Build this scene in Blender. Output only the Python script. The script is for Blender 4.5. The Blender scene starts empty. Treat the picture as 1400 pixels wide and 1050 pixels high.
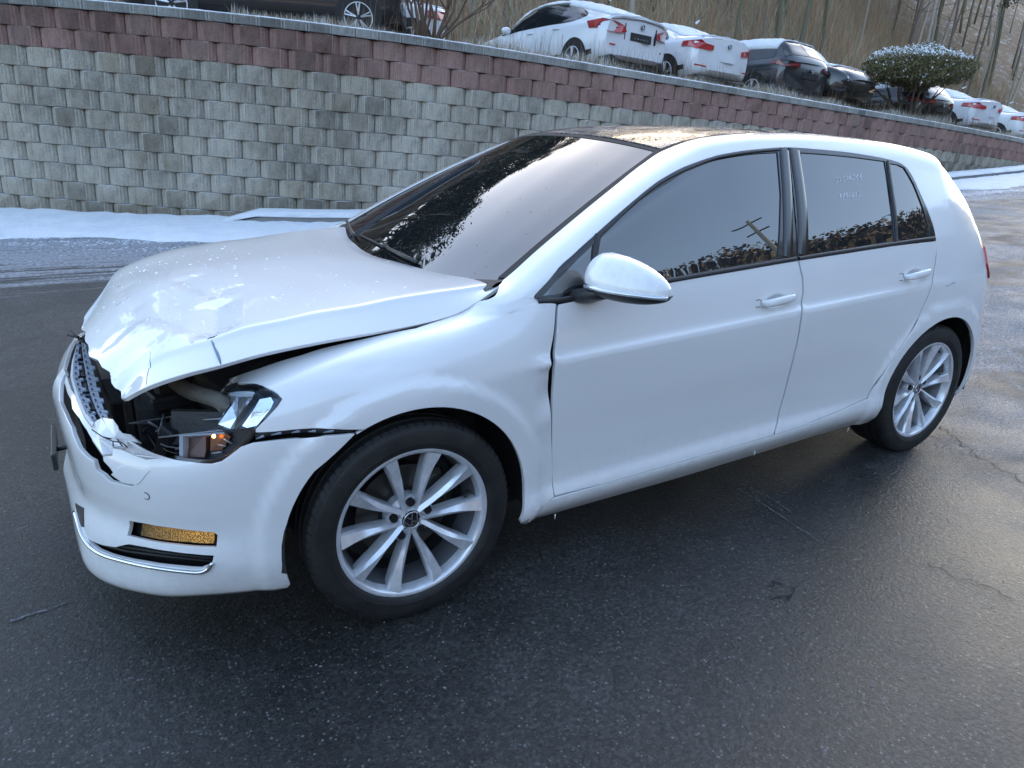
import bpy, bmesh, math, random
import numpy as np
from mathutils import Vector, Matrix
from mathutils.geometry import delaunay_2d_cdt
D = bpy.data
SC = bpy.context.scene
COL = SC.collection
R_ = math.radians
random.seed(7)

# ------------------------------------------------------------------ camera
CAM_LOC = np.array([-0.7355, -2.5432, 1.3979])
YAW, PITCH, ROLL, FPX = 0.5594, -0.3396, 0.0406, 969.715
def cam_basis():
    cy, sy, cp, sp = math.cos(YAW), math.sin(YAW), math.cos(PITCH), math.sin(PITCH)
    f = np.array([sy*cp, cy*cp, sp]); r0 = np.array([cy, -sy, 0.0]); u0 = np.cross(r0, f)
    c, s = math.cos(ROLL), math.sin(ROLL)
    return c*r0+s*u0, -s*r0+c*u0, f
CR, CU, CF = cam_basis()
cd = D.cameras.new('camera'); cam = D.objects.new('camera', cd); COL.objects.link(cam)
cd.sensor_width = 36; cd.lens = FPX/1400*36; cd.clip_start = 0.05; cd.clip_end = 2000
m = Matrix.Identity(4)
for i in range(3):
    m[i][0], m[i][1], m[i][2], m[i][3] = CR[i], CU[i], -CF[i], CAM_LOC[i]
cam.matrix_world = m
SC.camera = cam
SC.render.resolution_x, SC.render.resolution_y = 1024, 768

# ------------------------------------------------------------------ light
SUN_DIR = Vector((0.62, 0.66, 0.335)).normalized()
SUN_EL = math.asin(SUN_DIR.z); SUN_AZ = math.atan2(SUN_DIR.x, SUN_DIR.y)
w = D.worlds.new('World'); SC.world = w; w.use_nodes = True
nt = w.node_tree; bgn = nt.nodes['Background']
sky = nt.nodes.new('ShaderNodeTexSky'); sky.sky_type = 'NISHITA'; sky.sun_disc = False
sky.sun_elevation = SUN_EL; sky.sun_rotation = SUN_AZ
sky.air_density = 1.0; sky.dust_density = 2.0; sky.ozone_density = 0.35
nt.links.new(sky.outputs[0], bgn.inputs[0]); bgn.inputs[1].default_value = 0.15
sl = D.lights.new('sun', 'SUN'); so = D.objects.new('sun', sl); COL.objects.link(so)
sl.energy = 3.0; sl.angle = R_(0.53); sl.color = (1, 0.86, 0.68)
so.rotation_euler = SUN_DIR.to_track_quat('Z', 'Y').to_euler()
SC.view_settings.view_transform = 'Standard'; SC.view_settings.look = 'None'
SC.view_settings.gamma = 1; SC.view_settings.use_curve_mapping = False
SC.view_settings.exposure = 2.25
SC.render.engine = 'CYCLES'

# ------------------------------------------------------------------ materials
def newmat(name):
    mt = D.materials.new(name); mt.use_nodes = True
    return mt, mt.node_tree, mt.node_tree.nodes['Principled BSDF']
def simple(name, col, rough=0.5, metal=0.0, coat=0.0, spec=0.5, emis=None, es=0, ior=None, bump=0, bscale=200, trans=0, coatr=0.03):
    mt, t, b = newmat(name)
    b.inputs['Base Color'].default_value = (*col, 1); b.inputs['Roughness'].default_value = rough
    b.inputs['Metallic'].default_value = metal; b.inputs['Coat Weight'].default_value = coat
    b.inputs['Coat Roughness'].default_value = coatr
    b.inputs['Specular IOR Level'].default_value = spec
    b.inputs['Transmission Weight'].default_value = trans
    if ior: b.inputs['IOR'].default_value = ior
    if emis: b.inputs['Emission Color'].default_value = (*emis, 1); b.inputs['Emission Strength'].default_value = es
    if bump:
        n = N(t, 'ShaderNodeTexNoise'); n.inputs['Scale'].default_value = bscale; n.inputs['Detail'].default_value = 4
        tc = N(t, 'ShaderNodeTexCoord'); t.links.new(tc.outputs['Object'], n.inputs['Vector'])
        bp = N(t, 'ShaderNodeBump'); bp.inputs['Strength'].default_value = bump; bp.inputs['Distance'].default_value = 0.003
        t.links.new(n.outputs[0], bp.inputs['Height']); t.links.new(bp.outputs[0], b.inputs['Normal'])
    return mt
def N(t, k, **kw):
    n = t.nodes.new(k)
    for a, v in kw.items(): setattr(n, a, v)
    return n
def ramp(t, src, stops):
    n = N(t, 'ShaderNodeValToRGB'); el = n.color_ramp.elements
    while len(el) < len(stops): el.new(0.5)
    for e, (p, c) in zip(el, stops):
        e.position = p; e.color = (*c, 1) if isinstance(c, tuple) else (c, c, c, 1)
    t.links.new(src, n.inputs[0]); return n.outputs[0]
def mixc(t, fac, a, b, mode='MIX'):
    n = N(t, 'ShaderNodeMix', data_type='RGBA', blend_type=mode)
    for s, v in ((n.inputs[0], fac), (n.inputs[6], a), (n.inputs[7], b)):
        if hasattr(v, 'links'): t.links.new(v, s)
        else: s.default_value = (*v, 1) if isinstance(v, tuple) else v
    return n.outputs[2]
def noise(t, scale, detail=4, vec=None, rough=0.5, dist=0):
    n = N(t, 'ShaderNodeTexNoise'); n.inputs['Scale'].default_value = scale; n.inputs['Detail'].default_value = detail
    n.inputs['Roughness'].default_value = rough; n.inputs['Distortion'].default_value = dist
    if vec is not None: t.links.new(vec, n.inputs['Vector'])
    return n.outputs[0]
def mth(t, op, a, b=None, clamp=False):
    n = N(t, 'ShaderNodeMath', operation=op, use_clamp=clamp)
    for s, v in ((n.inputs[0], a), (n.inputs[1], b)):
        if v is None: continue
        if hasattr(v, 'links'): t.links.new(v, s)
        else: s.default_value = v
    return n.outputs[0]
def coords(t, kind='Object', sc=None):
    tc = N(t, 'ShaderNodeTexCoord')
    if sc is None: return tc.outputs[kind]
    mp = N(t, 'ShaderNodeMapping'); mp.inputs['Scale'].default_value = sc
    t.links.new(tc.outputs[kind], mp.inputs[0]); return mp.outputs[0]
def bumpn(t, h, strength=0.5, dist=0.01, nrm=None):
    b = N(t, 'ShaderNodeBump'); b.inputs['Strength'].default_value = strength; b.inputs['Distance'].default_value = dist
    t.links.new(h, b.inputs['Height'])
    if nrm is not None: t.links.new(nrm, b.inputs['Normal'])
    return b.outputs[0]

# ------------------------------------------------------------------ objects
def link(o, parent=None):
    COL.objects.link(o)
    if parent is not None: o.parent = parent
    return o
def tag(o, label=None, cat=None, group=None, kind=None):
    if label: o['label'] = label
    if cat: o['category'] = cat
    if group: o['group'] = group
    if kind: o['kind'] = kind
    return o
def empty(name, loc=(0, 0, 0), rot=(0, 0, 0), parent=None):
    o = D.objects.new(name, None); o.location = loc; o.rotation_euler = rot
    o.empty_display_size = 0.1
    return link(o, parent)
def mesh_obj(name, V, F, mat, parent=None, smooth=False, mats=None, fm=None, loc=None):
    me = D.meshes.new(name); me.from_pydata([tuple(map(float, v)) for v in V], [], [tuple(map(int, f)) for f in F])
    for mm in (mats or [mat]): me.materials.append(mm)
    if fm is not None: me.polygons.foreach_set('material_index', np.asarray(fm, dtype=np.int32))
    if smooth: me.polygons.foreach_set('use_smooth', [True]*len(me.polygons))
    me.update()
    o = D.objects.new(name, me)
    if loc is not None: o.location = loc
    return link(o, parent)
def bm_obj(name, bm, mat, parent=None, smooth=False, angle=None):
    me = D.meshes.new(name); bm.normal_update(); bm.to_mesh(me); bm.free()
    me.materials.append(mat)
    if smooth: me.polygons.foreach_set('use_smooth', [True]*len(me.polygons))
    if angle is not None:
        me.set_sharp_from_angle(angle=R_(angle))
    return link(D.objects.new(name, me), parent)
def bm_box(bm, c, s, rot=None, bev=0.0, seg=1):
    r = bmesh.ops.create_cube(bm, size=1)
    M = Matrix.Translation(c) @ (rot.to_4x4() if rot is not None else Matrix.Identity(4)) @ Matrix.Diagonal((*s, 1))
    bmesh.ops.transform(bm, matrix=M, verts=r['verts'])
    if bev:
        es = list({e for v in r['verts'] for e in v.link_edges})
        bmesh.ops.bevel(bm, geom=es, offset=bev, segments=seg, affect='EDGES', profile=0.5)
def box(name, c, s, mat, parent=None, rot=None, bev=0.0, seg=1):
    bm = bmesh.new(); bm_box(bm, Vector(c), s, rot, bev, seg)
    return bm_obj(name, bm, mat, parent)
def tube_data(pts, rad, n=8, cap=True):
    P = [Vector(p) for p in pts]; k = len(P)
    rad = rad if hasattr(rad, '__len__') else [rad]*k
    V, F = [], []
    t0 = (P[1]-P[0]).normalized(); a = t0.orthogonal().normalized()
    for i in range(k):
        t = ((P[min(i+1, k-1)]-P[max(i-1, 0)])).normalized()
        a = (a - t*a.dot(t)).normalized(); b = t.cross(a)
        for j in range(n):
            th = 2*math.pi*j/n; V.append(P[i]+(a*math.cos(th)+b*math.sin(th))*rad[i])
    for i in range(k-1):
        for j in range(n):
            F.append((i*n+j, i*n+(j+1) % n, (i+1)*n+(j+1) % n, (i+1)*n+j))
    if cap: F.append(tuple(range(n-1, -1, -1))); F.append(tuple((k-1)*n+j for j in range(n)))
    return V, F
def tube(name, pts, rad, mat, parent=None, n=8, smooth=True):
    V, F = tube_data(pts, rad, n); return mesh_obj(name, V, F, mat, parent, smooth)
def lathe(name, prof, mat, parent=None, n=64, closed=False, smooth=True, angle=35, axis='y'):
    # prof: list of (radius, axial); axis y, +axial = outward (-y)
    V, F = [], []; k = len(prof)
    for i in range(n):
        th = 2*math.pi*i/n
        for r, a in prof: V.append((r*math.cos(th), -a, r*math.sin(th)))
    for i in range(n):
        i2 = (i+1) % n
        for j in range(k if closed else k-1):
            j2 = (j+1) % k
            F.append((i*k+j, i*k+j2, i2*k+j2, i2*k+j))
    o = mesh_obj(name, V, F, mat, parent, smooth)
    if angle: o.data.set_sharp_from_angle(angle=R_(angle))
    return o

# ------------------------------------------------------------------ lofted surfaces
def pchip(X, Y, x):
    """monotone cubic; X (k,), Y (...,k) broadcast with x (n,); returns (n,) or (n,m)"""
    X = np.asarray(X, float); h = np.diff(X)
    Y = np.asarray(Y, float)
    dlt = np.diff(Y, axis=-1)/h
    d = np.zeros_like(Y)
    w1 = 2*h[1:]+h[:-1]; w2 = h[1:]+2*h[:-1]
    a, b = dlt[..., :-1], dlt[..., 1:]
    with np.errstate(divide='ignore', invalid='ignore'):
        hm = (w1+w2)/(w1/a+w2/b)
    d[..., 1:-1] = np.where(a*b > 0, hm, 0)
    d[..., 0] = dlt[..., 0]; d[..., -1] = dlt[..., -1]
    i = np.clip(np.searchsorted(X, x)-1, 0, len(X)-2)
    t = (x-X[i])/h[i]; hh = h[i]
    if Y.ndim == 1:
        y0, y1, d0, d1 = Y[i], Y[i+1], d[i], d[i+1]
    else:
        k = np.arange(len(x)); y0, y1, d0, d1 = Y[k, i], Y[k, i+1], d[k, i], d[k, i+1]
    lin = (t < 0) | (t > 1)
    tc = np.clip(t, 0, 1)
    res = ((1+2*tc)*(1-tc)**2*y0+tc*(1-tc)**2*hh*d0+tc**2*(3-2*tc)*y1+tc**2*(tc-1)*hh*d1)
    return res+np.where(t < 0, t*hh*d0, 0)+np.where(t > 1, (t-1)*hh*d1, 0)
class Loft:
    def __init__(s, U, V, P, mod=None):
        s.U = np.array(U, float); s.V = np.array(V, float); s.P = np.array(P, float); s.mod = mod
    def raw(s, uv):
        uv = np.atleast_2d(np.asarray(uv, float)); u, v = uv[:, 0], uv[:, 1]
        out = np.zeros((len(u), 3))
        for c in range(3):
            cols = np.stack([pchip(s.V, s.P[i, :, c], v) for i in range(len(s.U))], 1)
            out[:, c] = pchip(s.U, cols, u)
        return out
    def __call__(s, uv):
        p = s.raw(uv)
        if s.mod is not None: p = s.mod(p, np.atleast_2d(uv))
        return p
    def normal(s, uv, e=1.5e-3):
        uv = np.atleast_2d(np.asarray(uv, float))
        a = s(uv+[e, 0])-s(uv-[e, 0]); b = s(uv+[0, e])-s(uv-[0, e])
        n = np.cross(a, b); return n/np.maximum(np.linalg.norm(n, axis=1, keepdims=True), 1e-12)*getattr(s, 'sign', 1)
    def find(s, pts):
        """photo sight lines (1400 px frame) -> (u,v) on the surface"""
        pts = np.atleast_2d(np.asarray(pts, float))
        if not hasattr(s, 'g'):
            nu, nv = 160, 60
            uu = np.linspace(s.U[0], s.U[-1], nu); vv = np.linspace(s.V[0], s.V[-1], nv)
            s.g = np.stack(np.meshgrid(uu, vv, indexing='ij'), -1).reshape(-1, 2)
            Pg = s(s.g); ng = s.normal(s.g); s.gq = project(Pg)
            face = np.einsum('ij,ij->i', ng, CAM_LOC-Pg) > 0
            s.gpen = np.where(face, 0, 1e5)
        out = []
        for q in pts:
            dd = ((s.gq-q)**2).sum(1)+s.gpen; uv = s.g[dd.argmin()].copy()
            for it in range(12):
                e = 1e-4
                T = project(s(np.array([uv, uv+[e, 0], uv+[0, e]])))
                J = np.stack([(T[1]-T[0])/e, (T[2]-T[0])/e], 1)
                st = np.linalg.lstsq(J.T@J+np.eye(2)*2.0, J.T@(q-T[0]), rcond=None)[0]
                st = np.clip(st, -.08, .08); uv += st
                uv[0] = np.clip(uv[0], s.U[0], s.U[-1]); uv[1] = np.clip(uv[1], s.V[0], s.V[-1])
                if np.abs(st).max() < 1e-6: break
            out.append(uv)
        return np.array(out)
def project(P):
    d = np.atleast_2d(P)-CAM_LOC; z = d@CF
    return np.stack([700+FPX*(d@CR)/z, 525-FPX*(d@CU)/z], 1)
def sight(x, y):
    d = CF*FPX+CR*(x-700)-CU*(y-525); return d/np.linalg.norm(d)
def atY(x, y, Y): d = sight(x, y); return CAM_LOC+d*(Y-CAM_LOC[1])/d[1]
def atX(x, y, X): d = sight(x, y); return CAM_LOC+d*(X-CAM_LOC[0])/d[0]
def atZ(x, y, Z=0.0): d = sight(x, y); return CAM_LOC+d*(Z-CAM_LOC[2])/d[2]
def inside(poly, q):
    x, y = q[:, 0], q[:, 1]; c = np.zeros(len(q), bool); n = len(poly)
    for i in range(n):
        a, b = poly[i], poly[(i+1) % n]
        if a[1] == b[1]: continue
        k = ((a[1] > y) != (b[1] > y)) & (x < (b[0]-a[0])*(y-a[1])/(b[1]-a[1])+a[0]); c ^= k
    return c
def resample(P, h, closed=True):
    P = np.asarray(P, float); out = []
    n = len(P)
    for i in range(n if closed else n-1):
        a, b = P[i], P[(i+1) % n]; k = max(1, int(np.ceil(np.linalg.norm(b-a)/h)))
        for j in range(k): out.append(a+(b-a)*j/k)
    if not closed: out.append(P[-1])
    return np.array(out)
def smooth_poly(P, keep=(), it=1, closed=True):
    """Catmull-Rom through the points except at kept sharp corners"""
    P = np.asarray(P, float); n = len(P); out = []
    for i in range(n if closed else n-1):
        p1, p2 = P[i], P[(i+1) % n]
        p0 = P[i-1] if (i % n) not in keep and (closed or i > 0) else p1*2-p2
        p3 = P[(i+2) % n] if ((i+1) % n) not in keep and (closed or i+2 < n) else p2*2-p1
        for t in (0, .25, .5, .75):
            out.append(.5*((2*p1)+(-p0+p2)*t+(2*p0-5*p1+4*p2-p3)*t*t+(-p0+3*p1-3*p2+p3)*t**3))
    if not closed: out.append(P[-1])
    return np.array(out)
def panel(name, S, outline, mat, parent=None, h=0.03, dense=(), thick=0.014, holes=(), off=0.0, mirror=False, disp=None, edge=0.0018, both=False, hole_thick=None):
    """a sheet cut out of surface S by an outline in its (u,v) space, with rounded rim and real thickness"""
    outline = resample(outline, h*.55); holes = [resample(q, h*.45) for q in holes]
    lo, hi = outline.min(0), outline.max(0)
    gu = np.arange(lo[0], hi[0], h); gv = np.arange(lo[1], hi[1], h)
    g = np.stack(np.meshgrid(gu, gv, indexing='ij'), -1).reshape(-1, 2)
    k = inside(outline, g)
    for q in holes: k &= ~inside(q, g)
    g = g[k]
    allb = np.vstack([outline]+list(holes))
    for (cu, cv, ru, rv, hh) in dense:
        g = g[((g[:, 0]-cu)/ru)**2+((g[:, 1]-cv)/rv)**2 > 1]
        a = np.stack(np.meshgrid(np.arange(cu-ru, cu+ru, hh), np.arange(cv-rv, cv+rv, hh), indexing='ij'), -1).reshape(-1, 2)
        a = a[((a[:, 0]-cu)/ru)**2+((a[:, 1]-cv)/rv)**2 <= 1]; a = a[inside(outline, a)]
        for q in holes: a = a[~inside(q, a)]
        g = np.vstack([g, a])
    if len(g):
        dm = np.min(((g[:, None, :]-allb[None])**2).sum(2), 1); g = g[dm > (h*.3)**2]
    pts = [Vector(p) for p in np.vstack([allb, g])]
    edges = []; s0 = 0
    for L in [outline]+list(holes):
        n = len(L); edges += [(s0+i, s0+(i+1) % n) for i in range(n)]; s0 += n
    r = delaunay_2d_cdt(pts, edges, [], 0, 1e-7)
    uv = np.array([tuple(v) for v in r[0]]); T = np.array([f for f in r[2]], int)
    cen = uv[T].mean(1); k = inside(outline, cen)
    for q in holes: k &= ~inside(q, cen)
    T = T[k]
    P = S(uv); Nn = S.normal(uv)
    if disp is not None: P, Nn = disp(P, Nn, uv)
    a = np.cross(P[T[:, 1]]-P[T[:, 0]], P[T[:, 2]]-P[T[:, 0]])
    fl = np.einsum('ij,ij->i', a, Nn[T[:, 0]]) < 0
    T[fl] = T[fl][:, ::-1]
    P = P+Nn*off
    # boundary loops
    cnt = {}
    for t in T:
        for i in range(3):
            e = (t[i], t[(i+1) % 3]); cnt[e] = cnt.get(e, 0)+1
    bnd = {a: b for (a, b) in cnt if (b, a) not in cnt}
    V = list(P); VN = list(Nn); F = [tuple(t) for t in T]; FN = [[VN[i] for i in t] for t in T]
    nxt = bnd; prv = {b: a for a, b in bnd.items()}
    r1, r2 = {}, {}; tn = {}
    for a_, b_ in nxt.items():
        p_ = prv.get(a_, a_)
        tg = P[b_]-P[p_]; n_ = Nn[a_]; o_ = np.cross(tg, n_); l = np.linalg.norm(o_)
        o_ = o_/l if l > 1e-9 else o_*0
        tn[a_] = o_
        r1[a_] = len(V); V.append(P[a_]+o_*edge*.6-n_*edge)
        r2[a_] = len(V); V.append(P[a_]+o_*edge*.6-n_*(thick))
    for a_, b_ in nxt.items():
        if b_ not in r1: continue
        F.append((a_, r1[a_], r1[b_], b_)); m1 = (Nn[a_]*.4+tn[a_]); m2 = (Nn[b_]*.4+tn[b_])
        FN.append([Nn[a_], m1/np.linalg.norm(m1), m2/np.linalg.norm(m2), Nn[b_]])
        F.append((r1[a_], r2[a_], r2[b_], r1[b_])); FN.append([tn[a_], tn[a_], tn[b_], tn[b_]])
    if mirror:
        n0 = len(V); V += [v*[1, -1, 1] for v in V]; F2 = [tuple(i+n0 for i in f[::-1]) for f in F]
        FN2 = [[v*np.array([1, -1, 1]) for v in f[::-1]] for f in FN]
        if mirror == 'only':
            V = V[n0:]; F = [tuple(i-n0 for i in f) for f in F2]; FN = FN2
        else: F += F2; FN += FN2
    me = D.meshes.new(name); me.from_pydata([tuple(v) for v in V], [], [tuple(map(int, f)) for f in F])
    me.materials.append(mat)
    me.polygons.foreach_set('use_smooth', [True]*len(me.polygons))
    me.normals_split_custom_set([tuple(map(float, n)) for f in FN for n in f])
    me.update()
    o = D.objects.new(name, me); link(o, parent); o['_'] = 0; del o['_']
    return o
def C(ox, oy, k, pts): return [(ox+a/k, oy+b/k) for a, b in pts]
# ================================================================== the hatchback: body surface
PLAN = [(-.86, 0), (-.852, -.2), (-.822, -.4), (-.767, -.55), (-.685, -.68), (-.565, -.785), (-.42, -.845), (-.25, -.877), (0, -.890),
        (.35, -.889), (1.2, -.889), (2.0, -.889), (2.637, -.892), (2.9, -.882), (3.05, -.855), (3.17, -.80), (3.27, -.70), (3.33, -.52), (3.38, 0)]
pl = np.array(PLAN); ulen = [0.0]
for i in range(1, len(pl)): ulen.append(ulen[-1]+np.linalg.norm(pl[i]-pl[i-1]))
ulen = np.array(ulen); ulen -= ulen[8]                # u = 0 at the front axle; u = x along the sides
def plan(u):
    u = np.atleast_1d(u); return np.stack([pchip(ulen, pl[:, 0], u), pchip(ulen, pl[:, 1], u)], 1)
def plan_n(u):
    t = plan(np.atleast_1d(u)+.02)-plan(np.atleast_1d(u)-.02); n = np.stack([-t[:, 1], t[:, 0]], 1)
    return n/np.linalg.norm(n, axis=1, keepdims=True)     # inward
VK = [0, .04, .09, .15, .27, .42, .56, .59, .67, .76, .785, .93, 1.04, 1.12, 1.18, 1.22]
UC = ulen[0]
LOW = {  # station u: (inset, height) for rows 0..9
 ulen[0]: [(.07,.15),(.005,.165),(-.008,.21),(-.010,.28),(.012,.38),(.004,.46),(.0,.55),(.004,.58),(.03,.63),(.07,.665)],
 ulen[2]: [(.06,.14),(-.012,.155),(-.022,.20),(-.014,.28),(.012,.38),(.004,.46),(.0,.545),(.004,.575),(.03,.62),(.07,.655)],
 ulen[4]: [(.08,.155),(.015,.172),(.0,.22),(-.002,.30),(.012,.38),(.004,.45),(.0,.52),(.004,.55),(.028,.60),(.07,.64)],
 ulen[5]: [(.09,.17),(.035,.185),(.012,.23),(.0,.30),(.012,.38),(.004,.46),(.0,.53),(.002,.56),(.02,.615),(.07,.69)],
 ulen[6]: [(.08,.18),(.04,.19),(.018,.235),(.006,.30),(.006,.39),(.002,.48),(.0,.56),(.001,.60),(.014,.67),(.06,.755)],
 ulen[7]: [(.08,.19),(.04,.20),(.02,.25),(.01,.32),(.006,.42),(.002,.52),(.0,.62),(.002,.66),(.018,.735),(.075,.805)],
 0.0:     [(.08,.19),(.035,.20),(.015,.25),(.01,.33),(.008,.45),(.003,.58),(.0,.69),(.003,.72),(.022,.79),(.085,.85)],
 .2:      [(.08,.185),(.03,.20),(.015,.25),(.016,.33),(.014,.45),(.005,.59),(.0,.72),(.004,.75),(.024,.815),(.07,.878)],
 .36:     [(.08,.18),(.034,.205),(.016,.26),(.022,.33),(.018,.45),(.007,.60),(.0,.748),(.0055,.775),(.024,.84),(.055,.915)],
 .5:      [(.075,.18),(.034,.22),(.014,.275),(.030,.338),(.023,.46),(.009,.61),(-.001,.757),(.011,.780),(.025,.85),(.049,.925)],
 1.0:     [(.075,.18),(.034,.23),(.014,.282),(.031,.350),(.024,.47),(.009,.62),(-.001,.780),(.012,.803),(.024,.87),(.045,.957)],
 1.6:     [(.075,.19),(.034,.24),(.014,.292),(.031,.364),(.024,.48),(.009,.63),(-.001,.808),(.012,.831),(.024,.90),(.045,.99)],
 2.15:    [(.075,.20),(.034,.25),(.016,.31),(.022,.37),(.018,.49),(.008,.65),(-.001,.832),(.010,.855),(.024,.93),(.047,1.018)],
 2.637:   [(.075,.20),(.034,.25),(.014,.31),(.015,.38),(.008,.51),(.0,.69),(.003,.85),(.011,.88),(.03,.95),(.06,1.04)],
 ulen[13]:[(.08,.20),(.04,.225),(.015,.28),(.006,.36),(.0,.50),(.0,.70),(.012,.86),(.02,.89),(.045,.96),(.085,1.04)],
 ulen[14]:[(.08,.20),(.04,.22),(.015,.27),(.004,.36),(.0,.50),(.01,.67),(.03,.84),(.038,.87),(.068,.94),(.11,1.03)],
 ulen[15]:[(.08,.20),(.04,.22),(.015,.27),(.004,.36),(.0,.50),(.02,.66),(.045,.82),(.055,.85),(.09,.93),(.14,1.02)],
 ulen[16]:[(.08,.20),(.04,.22),(.015,.27),(.004,.36),(.0,.50),(.025,.66),(.06,.82),(.07,.85),(.11,.93),(.16,1.01)],
 ulen[18]:[(.08,.20),(.04,.22),(.015,.27),(.004,.36),(.0,.50),(.03,.66),(.07,.82),(.08,.85),(.12,.93),(.16,1.0)],
}
EDGE = [(.30, .735, .955), (.36, .718, .978), (.5, .688, 1.058), (.7, .642, 1.165), (.9, .593, 1.264), (1.12, .540, 1.360), (1.22, .540, 1.393), (1.32, .545, 1.412), (1.45, .548, 1.427),
        (1.86, .550, 1.441), (2.37, .550, 1.427), (2.66, .548, 1.396), (2.83, .545, 1.37)]
ed = np.array(EDGE)
def edge_at(x): return float(pchip(ed[:, 0], ed[:, 1], np.array([x]))[0]), float(pchip(ed[:, 0], ed[:, 2], np.array([x]))[0])
REAR_TOP = {13: (2.80, .546, 1.374), 14: (2.85, .535, 1.365), 15: (2.875, .515, 1.362), 16: (2.90, .47, 1.365), 18: (2.96, 0, 1.385)}
def side_g(yb, zb, z): d = z-zb; return yb-.42*d-.25*d*d
st_u, st_P = [], []
LK = sorted(LOW); lowarr = np.array([LOW[k] for k in LK])
us = sorted(set(LK) | {.30, .7, .85, 1.12, 1.3, 1.9, 2.4})
for u in us:
    rows = [(float(pchip(np.array(LK), lowarr[:, j, 0], np.array([u]))[0]), float(pchip(np.array(LK), lowarr[:, j, 1], np.array([u]))[0])) for j in range(10)]
    p = plan(u)[0]; n = plan_n(u)[0]
    if abs(u-UC) < 1e-6: n = np.array([1.0, 0])
    if abs(u-ulen[18]) < 1e-6: n = np.array([-1.0, 0])
    pts = [(p[0]+n[0]*d, p[1]+n[1]*d, z) for d, z in rows]
    bx, by, bz = pts[-1]
    if u < .29:
        fl = [(.03, .006), (.08, .014), (.13, .02), (.18, .025), (.23, .03), (.28, .032)]
        pts += [(bx+n[0]*a, min(0, by+n[1]*a), bz+b) for a, b in fl]
    elif u < 2.7:
        ye, ze = edge_at(u); yb = -by; zt = max(ze-.045, bz+.45*(ze-bz))
        for f in (.07, .5, .8, 1.0):
            z = bz+f*(zt-bz); y = side_g(yb, bz, z)
            if u < .5: y = yb+(y-yb)+(ye-yb)*.0
            pts.append((u, -y, z))
        yt = -pts[-1][1]
        pts.append((u, -(yt+(ye-yt)*.42), zt+(ze-zt)*.78)); pts.append((u, -ye, ze))
    else:
        i = int(np.argmin(abs(ulen-u))); tx, ty, tz = REAR_TOP[i]
        for f, bl in ((.06, .004), (.42, .03), (.72, .028), (.88, .022), (.97, .012), (1.0, 0)):
            pts.append((bx+(tx-bx)*f-n[0]*bl, by+(-ty-by)*f-n[1]*bl, bz+(tz-bz)*f))
    st_u.append(u); st_P.append(pts)
def flare(p, uv):
    p = p.copy()
    for cx in (0.0, 2.637):
        r = np.hypot(p[:, 0]-cx, p[:, 2]-.315); m_ = (p[:, 1] < -.6) & (r < .55)
        t = np.clip((.462-r)/.045, 0, 1); t = t*t*t*(t*(6*t-15)+10)
        side = np.clip((-p[:, 1]-.62)/.2, 0, 1)
        fade = np.clip((r-.30)/.03, 0, 1)
        p[:, 1] -= np.where(m_, t*.013*side*fade, 0)
    return p
# dents of the crash in the fender next to the door
def dents(p, uv):
    p = flare(p, uv)
    for (x, z, rx, rz, a) in ((.43, .755, .05, .018, -.012), (.44, .66, .035, .05, .012), (.43, .56, .03, .04, -.005), (-.13, .80, .16, .012, .003)):
        k = np.exp(-((p[:, 0]-x)/rx)**2-((p[:, 2]-z)/rz)**2)
        p[:, 1] += np.where(p[:, 1] < -.5, k*a*1.0, 0)
    return p
BODY = Loft(st_u, VK, st_P, flare); BODY.sign = 1
n_ = BODY.normal([[1.2, .4]])[0]; BODY.sign = 1 if n_[1] < 0 else -1
HND = []
def bowls(p, uv):
    p = flare(p, uv)
    for cu, cv in HND:
        r2 = ((uv[:, 0]-cu)/.068)**2+((uv[:, 1]-cv)/.034)**2; k = np.clip(1-r2, 0, 1)**2; p[:, 1] += .017*k
    return p
DOOR = Loft(st_u, VK, st_P, bowls); DOOR.sign = BODY.sign
FEND = Loft(st_u, VK, st_P, dents); FEND.sign = BODY.sign
def bfind(pts, S=None): return (S or BODY).find(pts)

# windscreen and roof
def ws_grid():
    U = [-1, -.8, -.5, -.2, 0, .2, .5, .8, 1]; V = [0, .25, .5, .75, 1]
    side = [(.36, .712, .975), (.55, .672, 1.083), (.74, .628, 1.183), (.93, .580, 1.275), (1.12, .530, 1.362)]
    cen = [(.205, 0, .935), (.415, 0, 1.073), (.625, 0, 1.198), (.835, 0, 1.310), (1.035, 0, 1.405)]
    P = []
    for a in U:
        row = []
        for s_, c_ in zip(side, cen):
            f = abs(a)**2.3
            row.append((c_[0]+(s_[0]-c_[0])*f, a*s_[1], c_[2]+(s_[2]-c_[2])*f))
        P.append(row)
    return Loft(U, V, P)
WSCR = ws_grid()
def roof_grid():
    U = [-1, -.8, -.5, 0, .5, .8, 1]; V = [0, .1, .25, .5, .8, 1]
    side = [(1.12, .532, 1.360), (1.24, .535, 1.396), (1.45, .540, 1.427), (1.86, .542, 1.442), (2.5, .54, 1.418), (2.84, .54, 1.372)]
    cen = [(1.035, 0, 1.407), (1.2, 0, 1.432), (1.43, 0, 1.450), (1.86, 0, 1.460), (2.52, 0, 1.438), (2.93, 0, 1.395)]
    P = []
    for a in U:
        P.append([(c_[0]+(s_[0]-c_[0])*abs(a)**2.2, a*s_[1], c_[2]+(s_[2]-c_[2])*abs(a)**2.2) for s_, c_ in zip(side, cen)])
    return Loft(U, V, P)
ROOF = roof_grid()
for S_ in (WSCR, ROOF):
    S_.sign = 1
    S_.sign = 1 if S_.normal([[0, .5]])[0][2] > 0 else -1
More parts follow.
